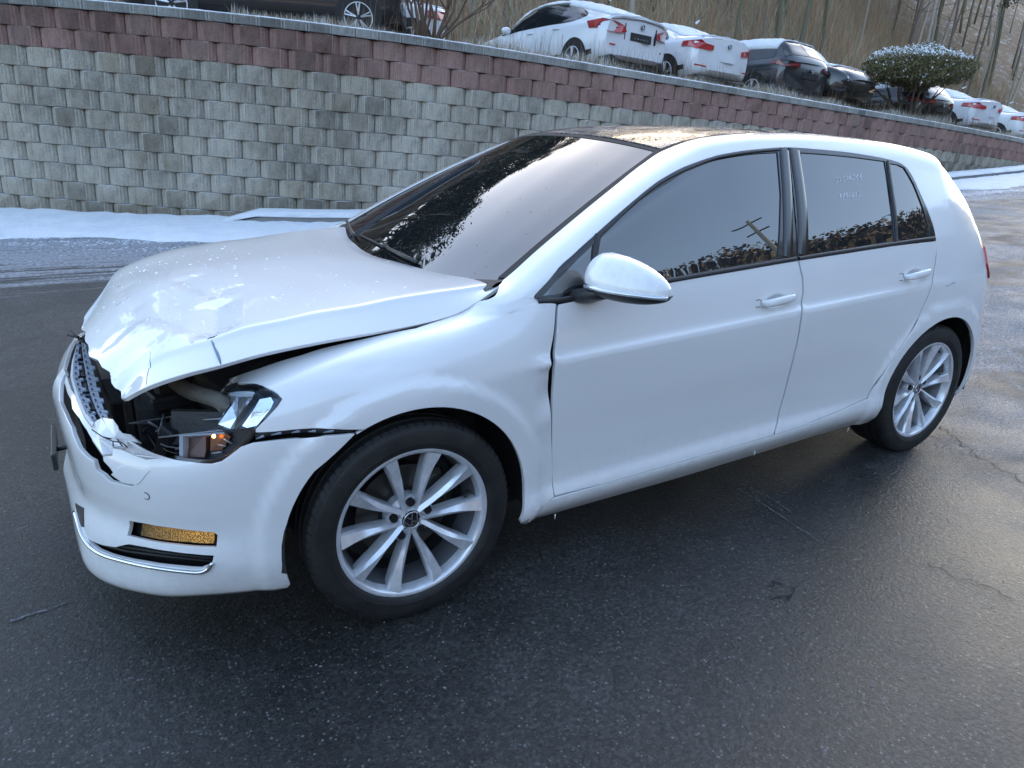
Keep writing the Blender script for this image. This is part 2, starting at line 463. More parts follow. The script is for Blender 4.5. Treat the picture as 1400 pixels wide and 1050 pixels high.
# ================================================================== materials of the car
def paint_mat():
    mt, t, b = newmat('white_paint')
    o = coords(t, 'Object')
    n = noise(t, 9, 6, o, .65); g = noise(t, 140, 3, o, .6)
    f = ramp(t, n, [(.45, 0.0), (.75, 1.0)])
    sp = ramp(t, g, [(.66, 0.0), (.72, 1.0)])
    k = mth(t, 'MULTIPLY', f, sp)
    # road grime low on the body
    sep = N(t, 'ShaderNodeSeparateXYZ'); t.links.new(o, sep.inputs[0])
    low = N(t, 'ShaderNodeMapRange'); low.inputs[1].default_value = .48; low.inputs[2].default_value = .18; t.links.new(sep.outputs[2], low.inputs[0])
    gr = mth(t, 'MULTIPLY', low.outputs[0], ramp(t, noise(t, 22, 8, o, .75), [(.42, 0.0), (.7, .55)]))
    c = mixc(t, k, (.82, .82, .82), (.60, .61, .62)); c = mixc(t, mth(t, 'MULTIPLY', gr, .45), c, (.36, .35, .33))
    t.links.new(c, b.inputs['Base Color']); b.inputs['Roughness'].default_value = .35
    b.inputs['Coat Weight'].default_value = 1.0
    cr = ramp(t, noise(t, 16, 5, o, .7), [(.4, .03), (.8, .10)])
    t.links.new(cr, b.inputs['Coat Roughness'])
    return mt
PAINT = paint_mat()
GLOSSB = simple('gloss_black_trim', (.012, .012, .014), .18, coat=.6)
SATINB = simple('satin_black_plastic', (.022, .022, .024), .42, bump=.2, bscale=400)
DARK = simple('dark_plastic', (.012, .012, .013), .6)
GREYP = simple('grey_bracket_plastic', (.25, .30, .37), .45, coat=.2, bump=.3, bscale=60)
RUBBER = simple('black_rubber', (.02, .02, .021), .7)
CHROME = simple('chrome', (.8, .8, .82), .08, 1.0)
def glass_mat(name, tint, ior=1.75, r=0.0, drops=False):
    mt, t, b = newmat(name)
    b.inputs['Base Color'].default_value = (*tint, 1); b.inputs['Roughness'].default_value = r+.01; b.inputs['IOR'].default_value = ior
    o = coords(t, 'Object')
    if drops:
        n = N(t, 'ShaderNodeTexVoronoi', feature='F1'); n.inputs['Scale'].default_value = 26; n.inputs['Randomness'].default_value = 1
        t.links.new(o, n.inputs['Vector'])
        sp = ramp(t, n.outputs['Distance'], [(.05, 1.0), (.085, 0.0)])
        pick = N(t, 'ShaderNodeSeparateColor'); t.links.new(n.outputs['Color'], pick.inputs[0])
        pk = mth(t, 'GREATER_THAN', pick.outputs[0], .55)
        h = mth(t, 'MULTIPLY', sp, pk)
        t.links.new(bumpn(t, h, .8, .004), b.inputs['Normal'])
        streak = ramp(t, noise(t, 3.0, 6, coords(t, 'Object', (1, 6, 1)), .7), [(.55, 0.0), (.8, .05)])
        c = mixc(t, streak, tint, (.5, .5, .5)); t.links.new(c, b.inputs['Base Color'])
        rr = ramp(t, noise(t, 5, 6, o, .7), [(.5, .0), (.85, .10)]); t.links.new(rr, b.inputs['Roughness'])
    else:
        streak = ramp(t, noise(t, 4.0, 6, coords(t, 'Object', (2, 1, .6)), .7), [(.55, 0.0), (.85, .03)])
        c = mixc(t, streak, tint, (.5, .5, .5)); t.links.new(c, b.inputs['Base Color'])
    return mt
SIDEG = glass_mat('tinted_side_glass', (.014, .016, .020), 2.3)
FRONTG = glass_mat('windscreen_glass', (.008, .009, .011), 2.15, drops=True)
def frosted_roof():
    mt, t, b = newmat('frosted_roof_glass'); o = coords(t); n = noise(t, 7, 7, o, .7); g = noise(t, 90, 4, o, .7)
    f = mth(t, 'MULTIPLY', ramp(t, n, [(.38, 0.0), (.62, 1.0)]), ramp(t, g, [(.45, .1), (.62, 1.0)]))
    t.links.new(mixc(t, f, (.006, .006, .007), (.30, .31, .32)), b.inputs['Base Color'])
    t.links.new(mth(t, 'ADD', mth(t, 'MULTIPLY', f, .35), .04), b.inputs['Roughness']); b.inputs['IOR'].default_value = 1.6
    t.links.new(bumpn(t, mth(t, 'MULTIPLY', f, g), .5, .003), b.inputs['Normal']); return mt
ROOFG = frosted_roof()
SNOWY = simple('frost', (.82, .85, .9), .8, bump=.5, bscale=150)

car = tag(empty('crashed_hatchback', (0, 0, 0)), 'large white hatchback with a smashed open nose, standing on wet asphalt in the foreground', 'car')

# ------------------------------------------------------------------ traced panel outlines
FD_edge = C(700, 300, 2.5, [(160,292),(156,380),(151,440),(149,470),(147,520),(143,600),(139,700),(139,800),(141,900),(147,944)])
FF_edge = C(700, 300, 2.5, [(151,290),(146,350),(139,410),(127,480),(125,515),(128,560),(131,620),(132,700),(135,780),(138,860),(143,948)])
B_edge = [(1090.5,357),(1096,380),(1097,400),(1095,428),(1089,468),(1081,500),(1071,540),(1064,564),(1062,576),(1057,594)]
def shift(L, dx, dy=0): return [(a+dx, b+dy) for a, b in L]
belt_px = [(762,416.5),(800,409.5),(860,398),(933,384),(1010,371),(1090.5,357)]
beltR_px = [(1090.5,357),(1160,346.5),(1220,337),(1280.5,328.5)]
RD_edge = [(1281,330),(1278.7,353),(1274.7,377),(1267,407),(1254,436),(1236,466),(1214,499),(1190,533),(1184.6,544)]
sillT_px = [(760,679.5),(830,660),(900,640),(980,617),(1057,594.5)]
sillT2_px = [(1057,594.5),(1100,581),(1150,560),(1184.6,544)]

fd = bfind(FD_edge+sillT_px[1:]+B_edge[::-1][1:]+belt_px[::-1][1:-1])
hq1, hq2 = bfind([(1061, 412)])[0], bfind([(1250, 377)])[0]; HND += [tuple(hq1), tuple(hq2)]
fo = panel('front_door', DOOR, fd, PAINT, car, h=.028, dense=[(hq1[0], hq1[1], .075, .04, .007)])
# fender: outer boundary in photo order, closed over the arch
arch = [(math.radians(a)) for a in range(-8, 151, 6)]
def arch_uv(cx, r, a0, a1, n=26):
    """points on the body at radius r round an axle; find v for each (x,z)"""
    out = []
    for a in np.linspace(math.radians(a0), math.radians(a1), n):
        x = cx+r*math.cos(a); z = .315+r*math.sin(a); out.append(uv_at(x, z))
    return out
vtab = np.linspace(0, 1.22, 489)
def uv_at(x, z):
    u = x
    for _ in range(6):
        P = BODY(np.stack([np.full_like(vtab, u), vtab], 1)); i = int(np.argmin(abs(P[:, 2]-z)+(vtab > .9)*.0)); dx = x-P[i, 0]
        u += dx
        if abs(dx) < 1e-4: break
    # refine v
    j = min(max(i, 1), len(vtab)-2); z0, z1 = P[j-1, 2], P[j+1, 2]
    v = vtab[j-1]+(z-z0)/(z1-z0+1e-9)*(vtab[j+1]-vtab[j-1])
    return (u, float(np.clip(v, 0, 1.22)))
hoodgap_lo = C(440, 160, 2.8, [(600,706),(500,761),(360,809),(180,845)])+[(440,476.5),(411,486),(354,504),(313,518)]
lamp_side = C(40, 400, 3.5, [(1040,428),(1100,440),(1150,462),(1190,485),(1212,510),(1190,545),(1140,600),(1085,655)])
fend_bot = C(40, 400, 3.5, [(1085,668),(1170,664),(1250,656),(1330,650),(1400,648)])+[(470,587),(500,586.5)]
f_arch = arch_uv(0, .372, 118, -14, 34)
fpts = np.vstack([bfind([(683,388.5)]), bfind(hoodgap_lo), bfind(lamp_side), bfind(fend_bot), f_arch,
                  [uv_at(.40, .232)], bfind(FF_edge[::-1]), bfind([(740,415)])])
fender = panel('front_fender', FEND, fpts, PAINT, car, h=.022)

rd = bfind(shift(B_edge, 2.9)+sillT2_px[1:]+RD_edge[::-1][1:]+beltR_px[::-1][1:])
rdo = panel('rear_door', DOOR, rd, PAINT, car, h=.028, dense=[(hq2[0], hq2[1], .075, .04, .007)])
r_arch = arch_uv(2.637, .368, 193, -22, 40)
# white body side: pillar, roof rail, rear quarter in one sheet with the window opening cut out
WO = [(731,409),(732,402),(757,374),(785,346),(817,317),(860,279),(900,247),(937,227),(974,214),(1014,206),(1043,203),(1077,201),(1120,204),(1160,208),(1189,212.5),(1216,218),(1233,224),(1245,236),(1259,265),(1272,295),(1278.5,315),(1280.5,328.5)]
wo = bfind(WO); wo = smooth_poly(wo, closed=False)
top_edge = [(u, 1.22) for u in np.linspace(.36, 2.80, 50)]
rear_u = ulen[15]
tail_top = [(2.9, 1.22), (ulen[14], 1.22), (ulen[14]+.05, 1.15), (ulen[15], 1.0), (ulen[15]+.03, .8), (ulen[15]+.0, .70)]
qb = [(ulen[15]+.02, .55), (ulen[15]+.02, .4), (ulen[15], .25), (ulen[15]-.02, .05)]
arch_end = r_arch[-1]
q_out = [tuple(p) for p in wo]+bfind(shift(RD_edge, 2.6)[1:]).tolist()+[tuple(p) for p in bfind([(1190,552)])]
q_out += [(2.243, .112), (2.266, .072)]+[tuple(p) for p in r_arch]+[(arch_end[0]+.01, .05)]+qb[::-1]+tail_top[::-1]+top_edge[::-1]
q_out += [tuple(p) for p in bfind([(684,389)])]+[tuple(p) for p in bfind([(742,414)])]
QUARTER = panel('side_frame', BODY, np.array(q_out), PAINT, car, h=.026)
# sill below the doors
sill = [(.395, .085)]+bfind(shift(sillT_px, 0, 1.6)).tolist()+bfind(shift(sillT2_px, 0, 1.6)[1:]).tolist()+[(2.239, .112), (2.262, .07), (2.281, .03), (2.285, .0), (.40, .0)]
panel('sill', BODY, np.array(sill), PAINT, car, h=.03)

# ------------------------------------------------------------------ front bumper
bumpT = bfind([(485,593.5),(440,597.5)]+C(40, 400, 3.5, [(1300,702),(1150,714),(1070,722),(1012,741),(960,782),(920,810),(870,822),(780,813),(690,801),(620,780),(560,757),(520,735),(490,715),(455,700)]))
inner = [(ulen[4]-.02, .70), (ulen[4]-.06, .72), (ulen[3], .70), (ulen[3]-.08, .71), (ulen[2], .70), (ulen[2]-.07, .715), (ulen[1], .70), (UC, .70)]
b_arch = arch_uv(0, .376, 222, 140, 20)
bfr = [(UC, 0.0)]+[(u, 0.0) for u in np.linspace(UC+.1, ulen[6]+.02, 12)]+[(ulen[6]+.035, .03)]+[tuple(p) for p in b_arch if p[1] > .05]
bfr += [tuple(p) for p in bumpT]+inner
crack = bfind(C(40, 400, 3.5, [(160,400),(182,372),(170,430),(182,478),(200,512),(206,556),(240,600),(275,656),(312,718),(352,768),(356,806),(386,838),(408,870),(440,892),(500,912),(496,930),(430,918),(385,908),(352,876),(322,856),(306,806),(276,790),(236,748),(200,645),(168,578),(142,520),(146,440)]))
fogU = bfind(C(40, 600, 3.5, [(478,392),(560,405),(680,425),(780,438),(880,446),(902,460),(896,522),(800,518),(700,508),(590,494),(466,464)]))
fogL = bfind(C(40, 600, 3.5, [(270,470),(300,488),(350,508),(410,518),(448,508),(475,503),(560,518),(680,538),(780,550),(884,558),(880,585),(860,612),(820,628),(700,618),(600,606),(480,584),(390,560),(330,535),(290,505)]))
grL = bfind(C(40, 600, 3.5, [(222,308),(262,332),(264,420),(252,420),(236,370)]))
tow = C(40, 400, 3.5, [(395,870),(420,842),(465,826),(520,832),(560,842),(578,852),(545,890),(515,918),(450,908)])
BUMP = panel('front_bumper', BODY, np.array(bfr), PAINT, car, h=.02, holes=[crack, fogU, fogL], thick=.012, mirror=False)
FARB = panel('front_bumper', BODY, np.array(bfr), PAINT, car, h=.03, thick=.012, mirror='only')
bl_ = [(UC, .02), (ulen[5], .02), (ulen[6], .05), (ulen[6], .50), (ulen[5], .52), (ulen[4], .57), (ulen[2], .60), (UC, .60)]
panel('bumper_dark_backing', BODY, np.array(bl_), DARK, car, h=.05, off=-.055, thick=.006)  # added dark sheet that keeps the crack and openings black
# recessed inserts behind the openings
def insert(name, px_or_uv, mat, parent, off, grow=1.06, h=.03, thick=.006, uv=False):
    q = np.array(px_or_uv) if uv else bfind(px_or_uv)
    c = q.mean(0); q = c+(q-c)*grow
    return panel(name, BODY, q, mat, parent, h=h, off=off, thick=thick)
fog = insert('fog_lamp_housing', fogU, SATINB, BUMP, -.035, 1.08, uv=True)
AMBER = None
def fogglass():
    mt, t, b = newmat('fog_lamp_glass'); o = coords(t)
    v = N(t, 'ShaderNodeTexVoronoi'); v.inputs['Scale'].default_value = 420; t.links.new(o, v.inputs['Vector'])
    c = ramp(t, v.outputs['Distance'], [(.0, (.55, .33, .08)), (.6, (.05, .035, .02))])
    t.links.new(c, b.inputs['Base Color']); b.inputs['Roughness'].default_value = .18; b.inputs['Metallic'].default_value = .5
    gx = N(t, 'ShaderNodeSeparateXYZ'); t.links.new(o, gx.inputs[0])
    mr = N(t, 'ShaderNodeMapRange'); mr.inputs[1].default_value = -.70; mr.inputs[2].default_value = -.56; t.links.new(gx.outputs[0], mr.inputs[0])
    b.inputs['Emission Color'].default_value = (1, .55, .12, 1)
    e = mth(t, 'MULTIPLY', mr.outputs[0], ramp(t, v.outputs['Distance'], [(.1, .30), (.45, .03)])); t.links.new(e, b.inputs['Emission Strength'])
    t.links.new(bumpn(t, v.outputs['Distance'], .6, .003), b.inputs['Normal'])
    return mt
fl = insert('fog_lamp_lens', C(40, 600, 3.5, [(512,402),(600,416),(740,434),(870,450),(866,512),(740,502),(600,488),(505,468)]), fogglass(), BUMP, -.018, 1.0, h=.02)
insert('lower_grille', fogL, SATINB, BUMP, -.045, 1.1, uv=True)
for k in range(3):
    a = C(40, 600, 3.5, [(300,500),(440,535),(600,560),(870,592)]); a = [(x, y+k*5.5-4) for x, y in a]
    q = bfind(a); P = BODY(q)-BODY.normal(q)*.026
    tube('grille_slat', P, .0045, DARK, BUMP, n=6)
chp = bfind(C(40, 600, 3.5, [(222,345),(240,410),(262,470),(300,520),(360,556),(440,580),(540,603),(640,620),(740,632),(815,636),(855,622),(880,590)]))
P = BODY(smooth_poly(chp, closed=False)); Nn = BODY.normal(smooth_poly(chp, closed=False))
tube('chrome_strip', P+Nn*.003, .0055, CHROME, BUMP, n=8)
insert('corner_grille', grL, SATINB, BUMP, .002, 1.0, uv=True, thick=.004)
# tow-eye cover, parking sensor, licence plate bracket
panel('tow_cover', BODY, bfind(tow), PAINT, BUMP, h=.02, off=.0022, thick=.006)
q = bfind([(200, 678)])[0]; p0 = BODY([q])[0]; n0 = BODY.normal([q])[0]
V, F = tube_data([p0-n0*.004, p0+n0*.0012], .0085, 20); mesh_obj('parking_sensor', V, F, PAINT, BUMP, False)
V = []; F = []
t1 = np.cross(n0, [0, 0, 1]); t1 /= np.linalg.norm(t1); t2 = np.cross(n0, t1)
ring = [p0+n0*.0006+(t1*math.cos(a)+t2*math.sin(a))*.0095 for a in np.linspace(0.9, 5.2, 20)]
tube('sensor_ring', ring, .0011, DARK, BUMP, n=5)
# ------------------------------------------------------------------ window band
GL_F = [(823,318.5),(846,298),(871,276),(894,260.5),(917,247),(943,231),(971,220),(1009,212),(1043,208.6),(1064,207.7),(1068.6,266),(1067,320),(1064,354),(1000,365),(933,377),(870,389),(816,399),(818,350)]
GL_R = [(1094.7,208),(1130,210.5),(1170,214.5),(1210.7,220),(1218,260),(1222,300),(1224,329.3),(1160,340),(1106,348.5),(1104.8,300),(1100,246.7)]
GL_Q = [(1217.3,222.7),(1229.3,225),(1237.3,229),(1243,238),(1250.7,252),(1264,286.7),(1271.5,313),(1272,324),(1229,330.7),(1226.7,286.7),(1221.3,252)]
glf, glr, glq = bfind(GL_F), bfind(GL_R), bfind(GL_Q)
ctop = [(1077,201.5),(1081,240),(1087,300),(1090.5,357)]
wf = np.array([tuple(p) for p in bfind([(731,409),(732,402),(757,374),(785,346),(817,317),(860,279),(900,247),(937,227),(974,214),(1014,206),(1043,203)])])
wf = np.vstack([smooth_poly(wf, closed=False), bfind(ctop), bfind([(1010,371),(933,384),(860,398),(800,409.5),(762,416.5),(736,416)])])
FWF = panel('window_frame', BODY, wf, GLOSSB, fo, h=.022, off=-.002, thick=.02, holes=[glf, bfind([(741,405),(760,384),(790,354),(812,333),(810,370),(808,392),(760,403)])])
wr = np.vstack([bfind(shift(ctop, 2)[::-1]), smooth_poly(bfind([(1079,201.5),(1120,204),(1160,208),(1189,212.5),(1216,218),(1233,224),(1245,236),(1259,265),(1272,295),(1278.5,315),(1280,328.5)]), closed=False), bfind([(1220,337),(1160,346.5)])])
RWF = panel('window_frame', BODY, wr, GLOSSB, rdo, h=.022, off=-.002, thick=.02, holes=[glr, glq])
def grow(q, k): c = q.mean(0); return c+(q-c)*k
panel('side_window', BODY, grow(glf, 1.015), SIDEG, fo, h=.03, off=-.0065, thick=.004)
panel('side_window', BODY, grow(glr, 1.015), SIDEG, rdo, h=.03, off=-.0065, thick=.004)
panel('quarter_window', BODY, grow(glq, 1.02), SIDEG, rdo, h=.03, off=-.0065, thick=.004)
panel('triangle_window', BODY, grow(bfind([(741,405),(760,384),(790,354),(812,333),(810,370),(808,392),(760,403)]), 1.03), SIDEG, fo, h=.03, off=-.006, thick=.004)
# belt moulding, B pillar cover, divider bar
def strip_px(name, px, wd, hgt, mat, parent, off=0.0, S=None):
    q = smooth_poly(bfind(px), closed=False); P = BODY(q); Nn = BODY.normal(q); V = []; F = []
    for i in range(len(P)):
        t = P[min(i+1, len(P)-1)]-P[max(i-1, 0)]; t /= np.linalg.norm(t); s = np.cross(t, Nn[i])
        for a, b in ((-1, -.3), (-.8, .8), (-.3, 1), (.3, 1), (.8, .8), (1, -.3)): V.append(P[i]+s*a*wd/2+Nn[i]*(b*hgt+off))
    for i in range(len(P)-1):
        for j in range(5): F.append((i*6+j, i*6+j+1, (i+1)*6+j+1, (i+1)*6+j))
    return mesh_obj(name, V, F, mat, parent, True)
strip_px('belt_moulding', [(735,412),(762,410.5),(800,404),(860,393),(933,380.5),(1010,367),(1089,353.5)], .016, .005, SATINB, fo)
strip_px('belt_moulding', [(1092,353.5),(1160,342.5),(1220,333.5),(1278,325.5)], .016, .005, SATINB, rdo)
strip_px('divider_bar', [(1214,220),(1220,265),(1224.5,300),(1226.5,330)], .016, .003, SATINB, rdo)
strip_px('divider_bar', [(817,320),(814,350),(812,395)], .018, .004, SATINB, fo)
strip_px('pillar_cover', [(1072,204),(1076,250),(1078,300),(1077.5,352)], .05, .002, GLOSSB, fo)
strip_px('pillar_cover', [(1086,204),(1093,250),(1098,300),(1098,349)], .055, .002, GLOSSB, rdo)
strip_px('window_seal', [(818,326),(860,285),(900,252.5),(937,232.5),(974,218),(1014,210),(1066,205)], .007, .003, RUBBER, fo)
# chalk numbers written on the rear window
CHALK = simple('white_chalk', (.8, .82, .85), .9)
STROKES = {'3': [[(0,1),(.6,1),(.25,.6),(.6,.35),(.4,0),(0,.05)]], '7': [[(0,1),(.65,1),(.25,0)]], '0': [[(.3,1),(.05,.6),(.15,.1),(.45,.1),(.6,.6),(.3,1)]],
 '9': [[(.6,.7),(.3,1),(.05,.75),(.3,.5),(.6,.75),(.5,0)]], '4': [[(.1,1),(.05,.45),(.6,.5)],[(.5,.9),(.45,0)]], '6': [[(.5,1),(.1,.5),(.15,.05),(.5,.05),(.5,.4),(.1,.4)]],
 '5': [[(.6,1),(.15,1),(.1,.6),(.5,.5),(.5,.1),(.05,0)]], '/': [[(.5,1.05),(.1,-.1)]], '1': [[(.3,1),(.25,0)]], '2': [[(.05,.8),(.35,1),(.55,.7),(.05,0),(.6,.05)]], '8': [[(.5,.9),(.1,.8),(.5,.3),(.2,0),(.05,.3),(.5,.9)]]}
def chalk(txt, x0, y0, sx, sy, slope, parent):
    x = x0
    for ch in txt:
        VV, FF = [], []
        for st in STROKES[ch]:
            px = [(x+a*sx, y0-(b)*sy+slope*(x+a*sx-x0)) for a, b in st]
            q = bfind(px); P = BODY(q)-BODY.normal(q)*.0058
            v, f = tube_data(P, .0013, 4); k = len(VV); VV += v; FF += [tuple(i+k for i in g) for g in f]
        mesh_obj('chalk_digit', VV, FF, CHALK, parent); x += sx*.92
chalk('33396566', 1143.5, 248.5, 5.2, 6.6, -.14, rdo)
chalk('8/01215', 1149.5, 270.5, 4.6, 6.6, -.10, rdo)

# ------------------------------------------------------------------ windscreen, roof
def ws_poly(a0, a1, b0, b1, n=12): 
    return np.array([(a, b0) for a in np.linspace(a0, a1, n)]+[(a1, b) for b in np.linspace(b0, b1, 5)[1:]]+[(a, b1) for a in np.linspace(a1, a0, n)[1:]]+[(a0, b) for b in np.linspace(b1, b0, 5)[1:-1]])
panel('windscreen', WSCR, ws_poly(-.965, .965, .0, .985), FRONTG, car, h=.06, off=-.003, thick=.006)
fr = []
for (a0, a1, b0, b1) in ((-1.0, -.963, .02, 1.0), (.963, 1.0, .0, 1.0)):
    panel('windscreen_seal', WSCR, ws_poly(a0, a1, b0, b1, 3), RUBBER, car, h=.05, thick=.01, off=-.001)
panel('windscreen_seal', WSCR, ws_poly(-.97, .97, .978, 1.0), RUBBER, car, h=.05, thick=.01, off=-.001)
panel('roof_glass', ROOF, ws_poly(-.965, .965, .012, .62), ROOFG, car, h=.07, thick=.008, off=-.001)
panel('roof_panel', ROOF, ws_poly(-.985, .985, .632, .985), PAINT, car, h=.07, thick=.01)
panel('roof_seal', ROOF, ws_poly(-1.0, -.968, .0, .98, 3), RUBBER, car, h=.05, thick=.01, off=-.003)
panel('roof_seal', ROOF, ws_poly(.968, 1.0, .0, .98, 3), RUBBER, car, h=.05, thick=.01, off=-.003)

# far side of the car: the same sheets mirrored
def far(o, parent):
    me = o.data.copy(); c = D.objects.new(o.name.split('.')[0], me)
    n = len(me.vertices); co = np.empty(n*3); me.vertices.foreach_get('co', co); co = co.reshape(-1, 3); co[:, 1] *= -1
    nb = D.meshes.new(c.name); fs = [tuple(reversed(p.vertices)) for p in me.polygons]
    nb.from_pydata([tuple(v) for v in co], [], fs); nb.materials.append(me.materials[0]); nb.polygons.foreach_set('use_smooth', [True]*len(fs))
    nb.set_sharp_from_angle(angle=R_(35)); c.data = nb; D.meshes.remove(me)
    return link(c, parent)
farf = far(fender, car); farq = far(QUARTER, car); far(D.objects['sill'], car)
for src in (fo, rdo):
    g = far(src, car)
    for ch in [c for c in D.objects if c.parent == src and not c.name.startswith('chalk')]: far(ch, g)
# ------------------------------------------------------------------ hood, buckled by the crash
def seg_d(p, a, b):
    a, b = np.array(a), np.array(b); ab = b-a; t = np.clip(((p-a)@ab)/(ab@ab), 0, 1); c = a+t[:, None]*ab
    q = p-c; return np.sqrt((q**2).sum(1)), t, np.sign(ab[0]*q[:, 1]-ab[1]*q[:, 0])
def folds(p, uv):
    p = p.copy(); xy = p[:, :2]
    def ridge(a, b, h, w, sharp=1.0, asym=0):
        d, t, s = seg_d(xy, a, b); ww = w*np.where(s*asym > 0, .35, 1.0) if asym else w
        k = np.clip(1-d/ww, 0, 1); k = k**sharp if sharp != 2 else k*k*(3-2*k)
        p[:, 2] += .62*h*k*np.minimum(1, np.minimum(t, 1-t)*5+.25)
    ridge((-.455, -.63), (-.40, -.36), -.026, .075, 1.15)      # the V shaped valley
    ridge((-.40, -.36), (-.46, -.02), -.012, .12, 1.2, 1)
    ridge((-.52, -.60), (-.62, -.30), .013, .11, 1.0, -1)
    ridge((-.56, -.56), (-.70, -.50), .008, .06, 1.2)
    ridge((-.60, -.22), (-.62, .20), -.009, .09, 1.6, 1)
    
    x, y = p[:, 0], p[:, 1]
    fr = np.clip((-.25-x)/.3, 0, 1)
    p[:, 2] += fr*(.0005*np.sin(21*x+9*y)+.0008*np.sin(13*y-11*x+1.3))
    p[:, 2] += .0006*np.sin(9*x+7*y)
    return p
HU = [0, .055, .075, .10, .30, .50, .70, .90, 1.0]
def hrow(N_, C_, zc, xc, far=None, dz2=0.0, xm=None):
    nx, ny, nz = N_; cx, cy, cz = C_
    xm = xc if xm is None else xm
    fx, fy, fz = far if far else (cx, .72, cz-.03)
    return [(nx, ny, nz), (cx*.7+nx*.3, cy*.85+ny*.15, cz-.010), (cx, cy, cz), (cx, cy+.03, cz+.0035), (cx*.5+xm*.5, -.38, cz*.45+zc*.55+dz2), (xc, 0.0, zc),
            (cx*.4+xc*.6, .36, zc*.72+cz*.28), (cx, .66, cz+.004), (fx, fy, fz)]
HR = [
 hrow((.352,-.716,.964), (.335,-.690,.962), .948, .212, xm=.262),
 hrow((.267,-.735,.926), (.25,-.690,.957), .956, .15),
 hrow((.179,-.742,.893), (.15,-.688,.951), .958, .05),
 hrow((.062,-.745,.876), (.03,-.681,.941), .956, -.05),
 hrow((-.060,-.745,.868), (-.075,-.678,.928), .952, -.15),
 hrow((-.209,-.745,.860), (-.20,-.670,.918), .944, -.25),
 hrow((-.300,-.743,.852), (-.29,-.667,.906), .934, -.34),
 hrow((-.371,-.740,.843), (-.37,-.660,.896), .922, -.42),
 hrow((-.465,-.735,.825), (-.457,-.650,.876), .903, -.50, dz2=-.006),
 hrow((-.545,-.722,.810), (-.53,-.625,.850), .880, -.57, far=(-.5,.69,.80)),
 hrow((-.622,-.690,.782), (-.60,-.590,.815), .845, -.64, far=(-.57,.67,.765)),
 [(-.692,-.60,.720), (-.69,-.575,.716), (-.688,-.555,.722), (-.697,-.53,.728), (-.735,-.33,.757), (-.757,-.05,.752), (-.735,.28,.745), (-.66,.55,.73), (-.62,.64,.72)],
]
HV = np.linspace(0, 1, len(HR))
HOOD = Loft(HU, HV, np.array(HR).transpose(1, 0, 2), folds)
HOOD.sign = 1; HOOD.sign = 1 if HOOD.normal([[.5, .5]])[0][2] > 0 else -1
jag = [(u, 1.0+ (.004*math.sin(23*u)+.003*math.sin(57*u+1))*(1 if .05 < u < .95 else 0)-.006) for u in np.linspace(0, 1, 40)]
hout = [(u, 0) for u in np.linspace(1, 0, 20)]+[(0, v) for v in np.linspace(0, .985, 30)[1:]]+jag[1:]+[(1, v) for v in np.linspace(.985, 0, 20)[:-1]]
hood = panel('hood', HOOD, np.array(hout), PAINT, car, h=.0115, thick=.012)
BLUEGREY = simple('scratch_dent_shade', (.16, .24, .30), .6)
def hline(name, px, r, mat, off=.0, S=HOOD):
    q = S.find(px); P = S(q)+S.normal(q)*off; return tube(name, P, r, mat, hood, n=5)
hline('dent_shade_line', [(289,465),(291,469),(293,475),(297,483),(300,491),(302,498)], [.001,.0035,.003,.0045,.004,.002], BLUEGREY, -.0005)  # dent and crease shading painted on as thin dark lines
hline('dent_shade_line', [(283,464),(287,462),(292,461),(297,458)], [.0006,.002,.0018,.0006], DARK)
hline('dent_shade_line', [(200,526),(201,515),(203,505),(206,502),(205,492),(206,481)], [.0008,.0012,.0008,.0012,.0008,.0005], BLUEGREY)
hline('dent_shade_line', [(157,419),(161,417),(168,411),(176,406)], [.0005,.0012,.0008,.0004], BLUEGREY)
# flecks of frost and paint chips lying on the hood
VV, FF = [], []
rr = random.Random(3)
for k in range(420):
    u = rr.uniform(.10, .75); v = rr.betavariate(3, 1.6)
    VV.append((u, v))
q = np.array(VV); P = HOOD(q); Nn = HOOD.normal(q); VV = []
for i in range(len(q)):
    s = abs(rr.gauss(0, .0022))+.0009; k = len(VV); a0 = rr.random()*6; e = rr.uniform(.4, 1.3)
    t1 = np.cross(Nn[i], [0, 1, 0]); t1 /= np.linalg.norm(t1); t2 = np.cross(Nn[i], t1)
    for j in range(5): a = a0+j*1.257; VV.append(P[i]+(t1*math.cos(a)*e+t2*math.sin(a))*s)
    VV.append(P[i]+Nn[i]*s*.5)
    for j in range(5): FF.append((k+j, k+(j+1) % 5, k+5))
o = mesh_obj('frost_fleck', VV, FF, SNOWY, hood, True); o['kind'] = 'stuff'

# ------------------------------------------------------------------ structure behind the skin
innr = [(.42, .10)]+[(u, .06) for u in np.linspace(.5, 2.2, 8)]+[tuple(a) for a in arch_uv(2.637, .40, 180, -25, 20)]+[(3.15, .1), (3.15, .9), (2.6, 1.12), (1.9, 1.17), (1.2, 1.16), (.8, 1.1), (.5, .86), (.42, .7)]
panel('gap_backing_shell', BODY, np.array(innr), DARK, car, h=.06, off=-.045, thick=.01, mirror=True)  # added black shell so the gaps between panels look dark
box('cabin_floor', (1.5, 0, .26), (2.6, 1.5, .06), DARK, car)
box('rear_floor', (2.95, 0, .40), (.62, 1.1, .3), DARK, car)
rb = [(ulen[15]+.03, .05), (ulen[15]+.03, .9), (ulen[15]+.05, 1.18), (ulen[18], 1.2), (ulen[18], .04)]
panel('tailgate', BODY, np.array(rb), PAINT, car, h=.05, thick=.01, mirror=True)
